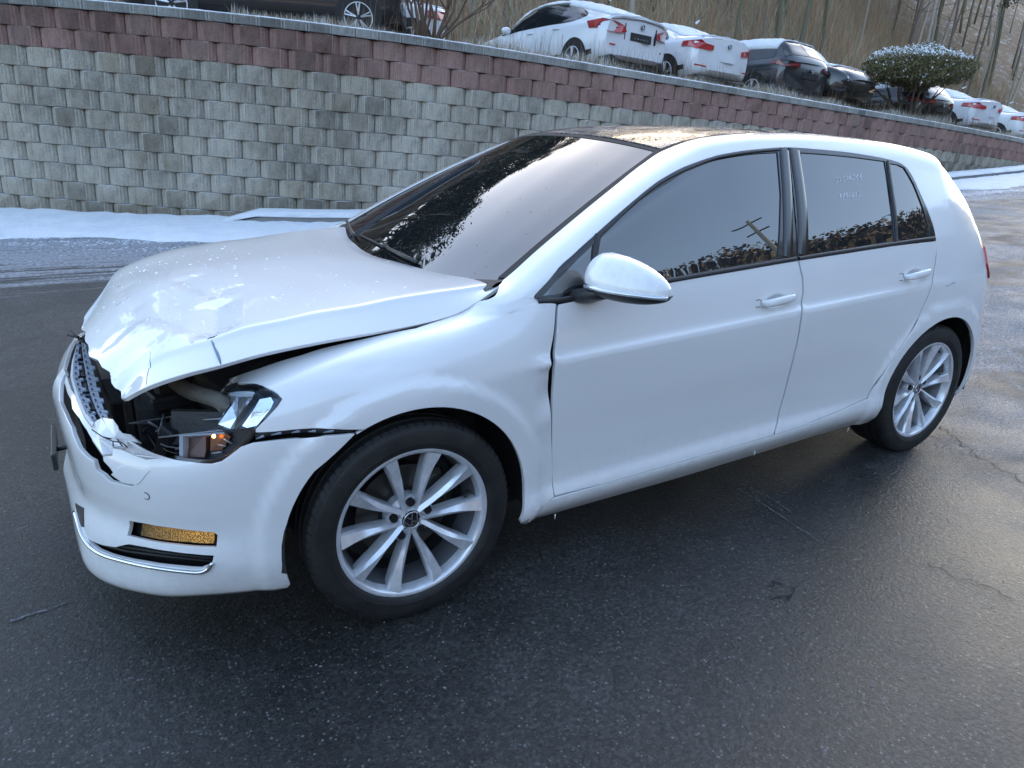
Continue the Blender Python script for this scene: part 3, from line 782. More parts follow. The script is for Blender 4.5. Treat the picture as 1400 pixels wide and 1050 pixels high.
# wheel arch liners
def liner(cx, parent, sgn=-1, a0=-8, a1=188):
    V, F = [], []; n = 30
    for i in range(n+1):
        a = math.radians(a0+(a1-a0)*i/n)
        for r, y in ((.375, .868), (.40, .84), (.405, .60), (.36, .50), (.10, .48)):
            V.append((cx+r*math.cos(a), sgn*y, .315+r*math.sin(a)))
    for i in range(n):
        for j in range(4): F.append((i*5+j, i*5+j+1, (i+1)*5+j+1, (i+1)*5+j))
    return mesh_obj('wheel_arch_liner', V, F, simpleliner, parent, True)
simpleliner = simple('felt_liner', (.018, .018, .018), .95, bump=.6, bscale=90)
for sg in (-1, 1):
    liner(0.0, car, sg); liner(2.637, car, sg)

# ------------------------------------------------------------------ engine bay
bay = box('engine_block', (-.25, .1, .52), (.5, 1.0, .36), DARK, car, bev=.03)
box('radiator', (-.62, .05, .46), (.06, 1.05, .36), simple('radiator_core', (.05, .05, .055), .5, .6, bump=.8, bscale=300), car)
iw = mesh_obj('inner_wing', [(-.36,-.70,.30),(.30,-.66,.30),(.30,-.70,.86),(-.22,-.705,.815),(-.45,-.66,.74),(-.45,-.66,.30)], [(0,1,2,3),(0,3,4,5)], DARK, car)
IRON = simple('dusty_black_casting', (.022, .021, .020), .5, bump=.7, bscale=70)
box('battery_case', (-.50, -.33, .62), (.2, .26, .18), IRON, car, bev=.012)
box('air_filter_housing', (-.36, -.50, .64), (.26, .22, .16), IRON, car, rot=Matrix.Rotation(.2, 3, 'Z'), bev=.02)
lp = box('lamp_carrier', (-.53, -.46, .52), (.12, .30, .05), IRON, car, rot=Matrix.Rotation(-.5, 3, 'Z'), bev=.01)
for k, (x, y, z, sx, sy, sz, r) in enumerate([(-.60,-.42,.60,.05,.10,.16,.3),(-.66,-.30,.58,.03,.06,.22,-.2),(-.57,-.56,.57,.10,.05,.12,.6),(-.52,-.62,.62,.14,.02,.10,-.5),(-.70,-.20,.56,.04,.2,.12,.1),(-.48,-.60,.53,.2,.06,.05,.9),(-.56,-.50,.66,.12,.015,.04,.2)]):
    box('broken_bracket', (x, y, z), (sx, sy, sz), IRON if k % 2 else DARK, car, rot=Matrix.Rotation(r, 3, 'Z') @ Matrix.Rotation(r*.7, 3, 'X'), bev=.006)
EDGEG = simple('broken_plastic_edge', (.20, .20, .21), .4, .1)
rb_ = random.Random(21)
for k in range(46):
    y = -.30-.36*rb_.random(); x = rb_.uniform(-.62+max(0, -y-.38)*.75, -.34); z = rb_.uniform(.50, .67)
    s_ = rb_.uniform(.012, .05); V = [(x+rb_.gauss(0, s_), y+rb_.gauss(0, s_), z+rb_.gauss(0, s_*.6)) for _ in range(4)]
    V += [(a+.003, b_, c-.004) for a, b_, c in V]
    mesh_obj('broken_piece', V, [(0, 1, 2), (0, 2, 3), (4, 6, 5), (4, 7, 6), (0, 4, 5, 1), (1, 5, 6, 2), (2, 6, 7, 3), (3, 7, 4, 0)], EDGEG if k % 3 == 0 else IRON, car)
for k in range(9):
    x = rb_.uniform(-.66, -.38); y = rb_.uniform(-.52, -.32); z = rb_.uniform(.56, .68); q_ = [(x, y, z)]
    for j in range(5): q_.append((q_[-1][0]+rb_.gauss(.012, .022), q_[-1][1]+rb_.gauss(.004, .028), q_[-1][2]+rb_.gauss(0, .02)))
    tube('loose_cable', smooth_poly(np.array(q_), closed=False), .0035, DARK if k % 2 else EDGEG, car, n=5)
# corrugated air hose
pa = [(238,520,-.50),(252,531,-.52),(268,538,-.55),(286,543,-.60),(302,549,-.66),(311,558,-.70)]
ctl = np.array([atY(x, y, Y) for x, y, Y in pa]); tt = np.arange(len(ctl)); fine = np.linspace(0, len(ctl)-1, 241)
path = np.stack([pchip(tt, ctl[:, c], fine) for c in range(3)], 1)
HOSE = simple('grey_corrugated_hose', (.19, .18, .155), .55)
tube('air_hose', path, [.0195+.0028*math.sin(i*2*math.pi/8) for i in range(241)], HOSE, car, n=14)

# ------------------------------------------------------------------ headlight
def glassmat():
    mt, t, b = newmat('clear_lamp_cover'); b.inputs['Base Color'].default_value = (.86, .93, 1, 1); b.inputs['Roughness'].default_value = .02
    b.inputs['Transmission Weight'].default_value = 1; b.inputs['IOR'].default_value = 1.35; return mt
A_ = lambda L: C(40, 400, 3.5, L)
hl = empty('headlight', (-.45, -.74, .66), (0, 0, 0), car)
def tohl(o):
    o.parent = hl; o.matrix_parent_inverse = Matrix.Translation((.45, .74, -.66)); return o
REFL = simple('lamp_reflector', (.75, .78, .82), .12, .9, bump=.15, bscale=40)
LINER = simple('lamp_inner_blue', (.12, .15, .22), .25, .4)
panel_ = lambda *a, **k: tohl(panel(*a, **k))
bz = np.vstack([bfind(A_([(885,432),(905,422),(960,420),(1100,435),(1160,460),(1200,482),(1216,510),(1192,550),(1140,605),(1085,662),(1000,755),(930,800),(880,812),(780,800),(690,788),(690,700),(690,670),(870,660),(880,640),(950,540),(940,470)]))])
panel_('lamp_housing', BODY, bz, SATINB, None, h=.02, off=-.062, thick=.01)
panel_('lamp_bezel', BODY, bfind(A_([(1085,662),(1140,603),(1190,548),(1212,510),(1192,484),(1150,462),(1100,442),(960,426),(955,436),(1098,450),(1150,472),(1185,492),(1196,512),(1175,545),(1125,600),(1060,668),(960,775),(880,800),(690,780),(690,795),(870,820),(925,808),(965,780)])), GLOSSB, None, h=.02, off=-.004, thick=.02)
panel_('lamp_inner_panel', BODY, bfind(A_([(900,436),(960,432),(1095,452),(1180,490),(1190,512),(1120,600),(1060,655),(960,655),(900,640),(955,540),(940,480)])), LINER, None, h=.02, off=-.040, thick=.006)
def prism(name, px, o0, o1, mat, S=BODY, parent=None):
    q = bfind(px, S); P = S(q); n = S.normal(q); k = len(q)
    V = list(P+n*o1)+list(P+n*o0); F = [tuple(range(k))]+[((i+1) % k, i, i+k, (i+1) % k+k) for i in range(k)]
    return mesh_obj(name, V, F, mat, parent)
panel_('lamp_bowl', BODY, bfind(A_([(600,560),(640,490),(720,480),(840,520),(905,560),(895,630),(860,652),(600,620)])), GLOSSB, None, h=.02, off=-.078, thick=.006)
for pxs in ([(600,620),(612,560),(650,492),(720,482)], [(600,622),(700,634),(800,646),(892,654)], [(640,600),(700,560),(760,552),(850,566)], [(610,700),(640,670),(690,668)]):
    q = smooth_poly(bfind(A_(pxs)), closed=False); P = BODY(q)-BODY.normal(q)*.068; tohl(tube('housing_rim', P, .0026, simple('worn_rim_grey', (.16, .16, .17), .35, .2), None, n=6))
tohl(prism('daylight_module', A_([(955,476),(1000,486),(1072,474),(1060,505),(985,600),(955,652),(895,628),(905,610),(960,530)]), -.038, -.012, REFL))
tohl(prism('daylight_module', A_([(1095,500),(1150,492),(1165,520),(1150,556),(1085,640),(1035,650),(1010,640),(1060,570)]), -.038, -.020, REFL))
tohl(prism('module_trim', A_([(1072,476),(1082,478),(1070,510),(975,650),(955,654),(985,602),(1060,507)]), -.036, -.008, GLOSSB))
tohl(prism('module_cap', A_([(950,478),(1000,470),(1074,470),(1072,478),(1000,492),(958,486)]), -.03, -.006, simple('frosted_light_guide', (.8, .85, .9), .3)))
panel_('lamp_lens', BODY, bfind(A_([(888,432),(905,424),(960,424),(1100,440),(1188,482),(1206,510),(1135,600),(1062,660),(950,655),(893,645),(955,540),(965,515),(940,480),(892,460)])), glassmat(), None, h=.02, off=0, thick=.003)
tohl(prism('signal_reflector', A_([(705,672),(800,668),(806,760),(800,792),(700,785)]), -.06, -.04, simple('copper_reflector', (.10, .062, .052), .35, .5)))
tohl(prism('signal_frame', A_([(690,668),(708,670),(712,790),(694,788)]), -.055, -.02, simple('grey_frame', (.3, .33, .37), .4)))
tohl(prism('signal_frame', A_([(690,662),(910,668),(916,678),(690,674)]), -.055, -.022, simple('grey_frame', (.3, .33, .37), .4)))
tohl(prism('signal_reflector', A_([(815,680),(900,676),(925,700),(880,760),(820,765)]), -.06, -.048, simple('dark_reflector', (.10, .045, .025), .3, .8)))
q = bfind(A_([(852,688)]))[0]; pb = BODY([q])[0]-BODY.normal([q])[0]*.03
bm = bmesh.new(); bmesh.ops.create_uvsphere(bm, u_segments=12, v_segments=8, radius=.0045, matrix=Matrix.Translation(pb))
tohl(bm_obj('signal_bulb', bm, simple('lit_bulb', (1, .6, .25), .3, emis=(1, .42, .10), es=5), None, True))
for k, px in enumerate([[(740,695),(750,715)],[(860,735),(905,745)],[(830,775),(885,772)],[(885,700),(935,735)],[(600,625),(880,655)],[(640,480),(600,610)],[(720,545),(870,540)]]):
    q = bfind(A_(px)); P = BODY(q)-BODY.normal(q)*.045; tohl(tube('lamp_strut', P, .0028, simple('worn_edge_grey', (.3, .31, .33), .35, .3), None, n=6))

# ------------------------------------------------------------------ torn front end pieces
def plate(name, px, zs, mat, parent, thick=.008):
    k = len(px); zs = zs if hasattr(zs, '__len__') else [zs]*k
    P = [atZ(x, y, z) for (x, y), z in zip(px, zs)]
    V = P+[p-np.array([0, 0, thick]) for p in P]
    F = [tuple(range(k)), tuple(range(2*k-1, k-1, -1))]+[(i, (i+1) % k, (i+1) % k+k, i+k) for i in range(k)]
    return mesh_obj(name, V, F, mat, parent)
gc = empty('grille_carrier', (-.78, -.2, .66), (0, 0, 0), car)
def togc(o): o.parent = gc; o.matrix_parent_inverse = Matrix.Translation((.78, .2, -.66)); return o
outl = [(230,236),(216,290),(209,345),(208,400),(222,450),(240,500),(268,560),(300,612)]
inl = [(268,244),(290,290),(312,345),(330,400),(338,450),(352,500),(372,560),(392,600)]
def lerp(L, t):
    f = t*(len(L)-1); i = min(int(f), len(L)-2); f -= i; return (L[i][0]*(1-f)+L[i+1][0]*f, L[i][1]*(1-f)+L[i+1][1]*f)
def cross(t, s): a, b = lerp(outl, t), lerp(inl, t); return (a[0]*(1-s)+b[0]*s, a[1]*(1-s)+b[1]*s)
def toP(p): return (40+p[0]/3.5, 400+p[1]/3.5)
for s0, s1, z in ((0, .26, .672), (.52, .86, .685)):
    M_ = 14
    for i in range(M_):
        t0, t1 = i/M_, (i+.86)/M_
        togc(plate('carrier_segment', [toP(cross(t0, s0)), toP(cross(t0, s1)), toP(cross(t1, s1)), toP(cross(t1, s0))], z, GREYP, None))
        # slots: small dark pockets standing proud as rims
        tm = (t0+t1)/2
        togc(plate('carrier_slot', [toP(cross(t0+.018, s0+.08)), toP(cross(t0+.018, s0+.16)), toP(cross(t1-.018, s0+.16)), toP(cross(t1-.018, s0+.08))], z+.002, DARK, None, .002))
        if i % 2 == 0:
            togc(plate('carrier_tab', [toP(cross(tm-.02, s1)), toP(cross(tm-.015, s1+.13)), toP(cross(tm+.015, s1+.13)), toP(cross(tm+.02, s1))], z+.004, GREYP, None, .006))
    for i in range(0, M_, 3): togc(plate('carrier_rung', [toP(cross(i/M_, .2)), toP(cross(i/M_, .6)), toP(cross((i+.35)/M_, .6)), toP(cross((i+.35)/M_, .2))], .676, GREYP, None))
tube('carrier_pipe', [atZ(*toP(cross(t, .4)), .655) for t in np.linspace(0, 1, 10)], .012, DARK, car, n=8)
plate('carrier_backing', [toP(cross(t, -.02)) for t in np.linspace(0, 1, 8)]+[toP(cross(t, 1.1)) for t in np.linspace(1, 0, 8)], .63, DARK, car)
for k, (px, zz) in enumerate([
    ([(232,232),(204,330),(196,400),(222,500),(262,590),(300,640),(308,620),(270,575),(238,500),(214,400),(218,320),(238,240)], .668),
    ([(300,625),(345,600),(372,640),(420,690),(470,720),(440,742),(380,730),(320,700)], [.66,.685,.68,.67,.66,.645,.65,.655]),
    ([(348,598),(400,606),(425,640),(430,655),(470,700),(410,690),(375,645)], [.685,.70,.70,.69,.67,.67,.68]),
    ([(440,742),(470,712),(520,742),(560,760),(620,782),(560,790),(500,770)], [.64,.655,.64,.63,.615,.61,.625]),
    ([(300,700),(330,690),(400,735),(396,770),(352,775)], [.65,.66,.655,.63,.635])]):
    plate('torn_bumper_edge', [toP(p) for p in px], zz, PAINT, BUMP, .006)
for k, px in enumerate([[(300,655),(350,690),(400,712),(402,735)],[(352,690),(392,700)],[(400,712),(440,716),(470,740)],[(372,640),(420,700),(445,735)]]):
    tube('tear_line', [atZ(*toP(p), .676-.004*k) for p in px], .0016, DARK, BUMP, n=5)
tube('bracket_arm', [(-.872, -.14, .43), (-.85, -.16, .44), (-.80, -.17, .45)], .008, DARK, car, n=6)
# plate bracket sticking out of the nose, and a sprung clip
box('plate_bracket', (-.874, -.10, .425), (.014, .26, .055), SATINB, car, bev=.004)
tube('torn_clip', [atZ(93, 457, .70), atZ(100, 459, .70), atZ(107, 461, .71)], .005, DARK, car, n=6)
tube('torn_clip', [atZ(97, 452, .72), atZ(103, 458, .71), atZ(108, 464, .70)], .003, DARK, car, n=6)
# broken seam between fender and bumper
seam = bfind(A_([(1080,690),(1150,672),(1250,662),(1330,658),(1400,655)])+[(470,588),(484,589)])
P = BODY(seam)-BODY.normal(seam)*.012
tube('bumper_rail', P, .009, DARK, car, n=8)
for a in (0, 1, 2, 3, 4):
    tube('rail_clip', [P[a]+[0, -.004, -.004], (P[a]+P[a+1])/2+[0, -.010, -.001]], .0035, GREYP, car, n=6)

# ------------------------------------------------------------------ wheels
def alloy_mat():
    mt, t, b = newmat('silver_alloy'); o = coords(t)
    n = noise(t, 30, 6, o, .7); c = ramp(t, n, [(.35, (.78, .80, .83)), (.7, (.60, .61, .64))]); t.links.new(c, b.inputs['Base Color'])
    b.inputs['Metallic'].default_value = .45; b.inputs['Roughness'].default_value = .30; b.inputs['Coat Weight'].default_value = .3; return mt
ALLOY = alloy_mat()
def tyre_mat():
    mt, t, b = newmat('tyre_rubber'); o = coords(t)
    n = noise(t, 12, 6, o, .7); f = ramp(t, n, [(.4, (.010, .010, .0105)), (.75, (.028, .027, .025))])
    g = ramp(t, noise(t, 160, 3, o, .6), [(.70, (0.0, 0.0, 0.0)), (.76, (.35, .36, .38))])
    t.links.new(mixc(t, .35, f, mixc(t, 1.0, f, g, 'ADD')), b.inputs['Base Color']); b.inputs['Roughness'].default_value = .62
    wv = N(t, 'ShaderNodeTexNoise'); wv.inputs['Scale'].default_value = 60; t.links.new(o, wv.inputs['Vector'])
    t.links.new(bumpn(t, wv.outputs[0], .25, .003), b.inputs['Normal']); return mt
TYRE = tyre_mat()
INRIM = simple('grimy_shaded_inner_rim', (.15, .155, .165), .4, .4, bump=.5, bscale=50)  # grime tone also carries the shade in the gaps between spokes
DISC = simple('brake_disc_steel', (.09, .085, .08), .4, .8)
def build_wheel(cx, cy, steer=0.0, spin=0.0, sgn=-1):
    wh = empty('wheel', (cx, cy, .315), (0, 0, (math.pi if sgn > 0 else 0)+steer), car)
    R0 = .3165
    prof = []
    # tyre half profile: (radius, axial)
    tread = [(-.1,.300),(-.088,.3145),(-.062,.3162),(-.060,.308),(-.052,.308),(-.050,.3165),(-.018,.3168),(-.016,.308),(-.008,.308),(-.006,.3168),(.02,.3168),(.022,.308),(.030,.308),(.032,.3168),(.056,.3162),(.058,.308),(.064,.308),(.066,.3158),(.088,.3138),(.098,.3075)]
    prof = [(.228,-.095),(.25,-.112),(.28,-.114)]+[(r, a) for a, r in tread]+[(.300,.104),(.296,.1058),(.288,.1075),(.275,.1095),(.262,.1095),(.2615,.1108),(.256,.1108),(.2555,.1088),(.246,.106),(.241,.1025),(.236,.098),(.228,.092)]
    ty = lathe('tyre', prof, TYRE, wh, n=120, closed=True, angle=30)
    # shoulder blocks of the tread
    V, F = [], []
    for i in range(76):
        a = 2*math.pi*i/76; b = a+2*math.pi/76*.78
        k = len(V)
        for ang in (a, b):
            for r, ax in ((.3155,.070),(.3183,.072),(.3160,.090),(.3085,.100),(.300,.1035)): V.append((r*math.cos(ang), -ax, r*math.sin(ang)))
        for j in range(4): F.append((k+j, k+j+1, k+6+j, k+5+j))
        F.append((k, k+1, k+2, k+3, k+4)); F.append((k+9, k+8, k+7, k+6, k+5))
    o = mesh_obj('tread_block', V, F, TYRE, wh); o['kind'] = 'stuff'
    lathe('inner_rim', [(.228,-.10),(.235,-.098),(.232,-.085),(.205,-.07),(.200,-.02),(.205,.03),(.2155,.066)], INRIM, wh, n=72, angle=40)
    rim = lathe('rim', [(.2155,.064),(.216,.068),(.2215,.088),(.2245,.096),(.2275,.0985),(.2325,.1005),(.2365,.100),(.238,.0975),(.236,.094)], ALLOY, wh, n=96, angle=40)
    lathe('rim_barrel', [(.10,-.06),(.198,-.06),(.198,.0)], simple('dark_barrel', (.03,.03,.032), .6), wh, n=48)
    dsc = lathe('brake_disc', [(.05,.0),(.07,.012),(.078,.0),(.148,.0),(.148,-.02),(.05,-.02)], DISC, wh, n=64, angle=30)
    # spokes
    def spoke_mesh(lean, pull):
        # stations along radius: (r, half width, y front, twist)
        st = [(.030,.0070,.066),(.055,.0085,.070),(.080,.0105,.0745),(.115,.0140,.079),(.150,.0180,.083),(.185,.0215,.0875),(.2085,.0235,.0915),(.222,.0240,.0925)]
        V, F = [], []
        for r, hw, y in st:
            hw *= .95 if r > .06 else 1
            t = min(1, max(0, (r-.03)/.19)); rp = lean*hw*(1-2*t)*.8; ox = pull*.0085*max(0, 1-t*1.8)
            V += [(r, -(y-.045), -hw*.8+ox), (r, -(y-.012-.006*(1 if lean > 0 else 0)), -hw+ox), (r, -(y-.003), -hw*.84+ox), (r, -y-.0065, rp+ox), (r, -(y-.003), hw*.84+ox), (r, -(y-.012-.006*(1 if lean < 0 else 0)), hw+ox), (r, -(y-.045), hw*.8+ox)]
        for i in range(len(st)-1):
            for j in range(6): F.append((i*7+j, (i+1)*7+j, (i+1)*7+j+1, i*7+j+1))
        k = (len(st)-1)*7; F.append(tuple(k+j for j in range(7)))
        return V, F
    mm = []
    for lean, pull in ((1, -1), (-1, 1)):
        V, F = spoke_mesh(lean, pull); me = D.meshes.new('spoke'); me.from_pydata(V, [], F); me.materials.append(ALLOY)
        me.polygons.foreach_set('use_smooth', [True]*len(me.polygons)); me.update(); me.set_sharp_from_angle(angle=R_(22))
        mm.append(me)
    for i in range(5):
        for j, off in ((0, 18.5), (1, -18.5)):
            o = D.objects.new('spoke', mm[j]); link(o, wh); o.rotation_euler = (0, -math.radians(73+72*i+off)-spin, 0)
    lathe('hub', [(.0,.064),(.031,.0665),(.036,.060),(.046,.048),(.068,.040),(.070,.0)], ALLOY, wh, n=48, angle=35)
    for i in range(5):
        a = math.radians(109+72*i)+spin; x, z = .056*math.cos(a), .056*math.sin(a)
        so_ = tube('bolt_seat', [(x, -.030, z), (x, -.056, z), (x, -.058, z)], [.0195, .0185, .017], ALLOY, wh, n=16); so_.data.set_sharp_from_angle(angle=R_(40))
        bo = tube('wheel_bolt', [(x, -.045, z), (x, -.064, z), (x, -.0695, z), (x, -.0690, z), (x, -.0665, z)], [.0135, .0135, .0120, .006, .005], GLOSSB, wh, n=18); bo.data.set_sharp_from_angle(angle=R_(40))
    va = math.radians(12)
    tube('valve_cap', [(.198*math.cos(va), -.055, .198*math.sin(va)), (.178*math.cos(va), -.075, .178*math.sin(va))], .0055, RUBBER, wh, n=8)
    cap = lathe('centre_cap', [(0,.0700),(.024,.0700),(.0255,.0712),(.0275,.0712),(.029,.069),(.030,.060)], GLOSSB, wh, n=40, angle=40)
    tube('emblem_ring', [(.0262*math.cos(t), -.0715, .0262*math.sin(t)) for t in np.linspace(0, 2*math.pi, 41)], .0022, CHROME, wh, n=6)
    VV, FF = [], []
    ca, sa = math.cos(-spin+.12), math.sin(-spin+.12)
    for (x0, z0, x1, z1) in ((-.0105,.0215,-.0005,.0035),(.0105,.0215,-.0005+.001,.0035),(-.0215,.0115,-.0115,-.0195),(-.0115,-.0195,.0,-.001),(.0,-.001,.0115,-.0195),(.0115,-.0195,.0215,.0115)):
        d = np.array([x1-x0, z1-z0]); d /= np.linalg.norm(d); nn = np.array([-d[1], d[0]])*.0019
        k = len(VV)
        for (a, b) in ((x0+nn[0], z0+nn[1]), (x1+nn[0], z1+nn[1]), (x1-nn[0], z1-nn[1]), (x0-nn[0], z0-nn[1])):
            a, b = a*ca-b*sa, a*sa+b*ca
            VV.append((a, -.0728, b)); VV.append((a, -.0695, b))
        FF += [(k, k+2, k+4, k+6), (k, k+1, k+3, k+2), (k+2, k+3, k+5, k+4), (k+4, k+5, k+7, k+6), (k+6, k+7, k+1, k)]
    mesh_obj('emblem_letters', VV, FF, CHROME, wh)
    return wh
w1 = build_wheel(0.0, -.7745, 0.0, math.radians(-18))
w2 = build_wheel(2.637, -.765, 0.0, math.radians(-12))
for cx, cy in ((0.0, .7745), (2.637, .765)):
    c = w1.copy(); link(c, car); c.location = (cx, cy, .315); c.rotation_euler = (0, 0, math.pi)
    for ch in [x for x in D.objects if x.parent == w1]:
        k = ch.copy(); link(k, c)
# caliper
box('brake_caliper', (.10, -.76, .36), (.07, .07, .15), DISC, car, bev=.015)

# ------------------------------------------------------------------ mirror
mir = empty('wing_mirror', (.60, -.95, 1.0), (0, 0, 0), car)
def mirror_part(name, vfun, mat, un=28, vn=18, z0=-1, z1=1):
    V, F = [], []
    for i in range(un+1):
        a = 2*math.pi*i/un
        for j in range(vn+1):
            V.append(vfun(a, z0+(z1-z0)*j/vn))
    for i in range(un):
        for j in range(vn): F.append((i*(vn+1)+j, (i+1)*(vn+1)+j, (i+1)*(vn+1)+j+1, i*(vn+1)+j+1))
    o = mesh_obj(name, V, F, mat, mir, True); bm = bmesh.new(); bm.from_mesh(o.data); bmesh.ops.remove_doubles(bm, verts=bm.verts, dist=1e-5); bmesh.ops.recalc_face_normals(bm, faces=bm.faces); bm.to_mesh(o.data); bm.free(); return o
# body outline seen from the front: y from inner (+.105) to outer (-.12), z from -.055 to +.08
def shell(zlo, zhi, grow=0.0):
    def f(a, s):
        z = zlo+(zhi-zlo)*(s+1)/2
        top, bot = .082, -.052
        zz = (z-.0)/(top if z > 0 else -bot)
        w_ = max(0.0, 1-abs(zz)**(1.75 if z > 0 else 3.2))**.5
        ca, sa = math.cos(a), math.sin(a)
        e = .72
        cx_ = math.copysign(abs(ca)**e, ca); sy_ = math.copysign(abs(sa)**e, sa)
        hw_ = (.186 if sy_ < 0 else .105)
        y = sy_*(hw_+grow)*w_-.014*max(0, -zz)+.026*max(0, zz)**1.3
        x = (.062+grow)*cx_*w_*(1.0 if ca < 0 else .70)
        x += .36*max(0, -y-.01)**1.25+.10*max(0, z)
        return (x, y, z+.02*(-y))
    return f
mirror_part('mirror_shell', shell(-.012, .082), PAINT)
mirror_part('mirror_base', shell(-.052, -.016, -.001), SATINB)
mirror_part('indicator_strip', shell(-.0165, -.0115, .0015), simple('clear_indicator', (.55,.58,.62), .1, .6), vn=3)
# chrome/indicator line along the front outer edge
fsh = shell(-.052, .082, .0035)
idx = [(.0, 0)]
def on_sh(a, z, g=.004):
    f_ = shell(z, z+1e-6, g); return f_(a, 0)
ind = [on_sh(a, -.020+.006*math.sin((a-2.6)*1.2)) for a in np.linspace(2.55, 4.62, 24)]
tube('indicator_lens', ind, .0062, simple('indicator_lens', (.62,.66,.7), .08, .7), mir, n=8)
tube('indicator_gap', [on_sh(a, -.0135, .001) for a in np.linspace(0, 2*math.pi, 50)], .0016, DARK, mir, n=5)
stk = [Vector((-.02, .19, -.075)), Vector((-.025, .13, -.062)), Vector((-.015, .06, -.04)), Vector((.0, .0, -.03))]
V, F = [], []
for i, (c, rx, rz) in enumerate([((-.015, .155, -.062), .052, .016), ((-.02, .13, -.064), .050, .022), ((-.018, .09, -.060), .046, .022), ((-.008, .05, -.045), .048, .020), ((.0, .0, -.034), .045, .016)]):
    for j in range(16):
        a = 2*math.pi*j/16; V.append((c[0]+rx*math.copysign(abs(math.cos(a))**.7, math.cos(a)), c[1], c[2]+rz*math.copysign(abs(math.sin(a))**.7, math.sin(a))))
for i in range(4):
    for j in range(16): F.append((i*16+j, i*16+(j+1) % 16, (i+1)*16+(j+1) % 16, (i+1)*16+j))
F.append(tuple(range(16))); F.append(tuple(range(64, 80)))
mesh_obj('mirror_arm', V, F, SATINB, mir, True)
# ------------------------------------------------------------------ door handles
def handle(pxc, parent, L=.178):
    c = bfind([pxc])[0]; S = BODY
    V, F = [], []; n = 13; m = 12
    for i in range(n):
        s = -1+2*i/(n-1); u = c[0]+s*L/2
        lift = .026*(1-abs(s)**6)+.003
        hz = .0155*(1-.30*abs(s)**4); dp = .0085*(1-.3*abs(s)**4)
        q = (u, c[1]+.004*s); P = S([q])[0]; nn = S.normal([q])[0]; up = np.array([0, 0, 1.0])-nn*nn[2]; up /= np.linalg.norm(up)
        for j in range(m):
            a = 2*math.pi*j/m; V.append(P+nn*(lift+dp*math.cos(a))+up*hz*math.copysign(abs(math.sin(a))**.8, math.sin(a)))
    for i in range(n-1):
        for j in range(m): F.append((i*m+j, i*m+(j+1) % m, (i+1)*m+(j+1) % m, (i+1)*m+j))
    F.append(tuple(range(m))); F.append(tuple(range((n-1)*m, n*m)))
    h = mesh_obj('door_handle', V, F, PAINT, parent, True)
    # lock end gap and bowl shade
    q = [(c[0]-L/2-.006, c[1]-.001)]; P = S(q)[0]; nn = S.normal(q)[0]
    rg = []
    for t in np.linspace(.9, 2*math.pi-.9, 14):
        qq = (c[0]-L/2+.010-.02*math.cos(t-math.pi)*-1-.02, c[1]+.016*math.sin(t)); rg.append(S([qq])[0]+S.normal([qq])[0]*.0004)
    tube('handle_gap', rg, .0013, DARK, h, n=5)
    return h
H1 = (1062, 410); H2 = (1251, 375)
for px, par, src in ((H1, fo, None), (H2, rdo, None)):
    handle(px, par)
# ------------------------------------------------------------------ tail lamp, wipers, antenna, details
RED = simple('red_tail_lens', (.45, .012, .015), .12, coat=.8)
tl = [(ulen[14]-.10, .60), (ulen[14]-.085, .69), (ulen[15], .715), (ulen[16]+.05, .72), (ulen[16]+.05, .55), (ulen[15], .535), (ulen[14]-.02, .545)]
[panel('tail_lamp', BODY, np.array(tl), RED, car, h=.02, off=.0085, thick=.014, mirror=q_) for q_ in (False, 'only')]
def wsl(name, px, r, mat, off=.012, parent=car, S=WSCR):
    q = S.find(px); P = S(q)+S.normal(q)*off; return tube(name, P, r, mat, parent, n=6)
wsl('wiper_arm', [(476,305),(479,312),(483,320),(487,326)], .007, SATINB)
wsl('wiper_arm', [(527,336),(533,343),(548,351),(572,362)], .006, SATINB)
wsl('wiper_blade', [(492,322),(520,336),(548,347),(572,360)], .0045, RUBBER, .006)
cw = [(-1, -.015)]
cowl = []
for a in np.linspace(-1, 1, 30):
    p = WSCR([(a, 0)])[0]; cowl.append(p)
V = []; F = []
for p in cowl: V += [p+[.02, 0, .004], p+[-.02, 0, -.006], p+[-.09, 0, -.05]]
for i in range(29):
    for j in range(2): F.append((i*3+j, i*3+j+1, (i+1)*3+j+1, (i+1)*3+j))
mesh_obj('cowl_panel', V, F, SATINB, car, True)
# scratch on the rear quarter
q = bfind([(1293, 391.5), (1299, 389), (1305, 386)]); tube('paint_scratch', BODY(q)+BODY.normal(q)*.0003, [.0008, .0012, .0026], BLUEGREY, car, n=5)
# icicles under the sill
for px in ((759, 703), (1160, 585), (1032, 617)):
    p = atY(px[0], px[1], -.85); tube('icicle', [p, p-np.array([0, 0, .012]), p-np.array([0, 0, .022])], [.0025, .0016, .0004], SNOWY, car, n=5)
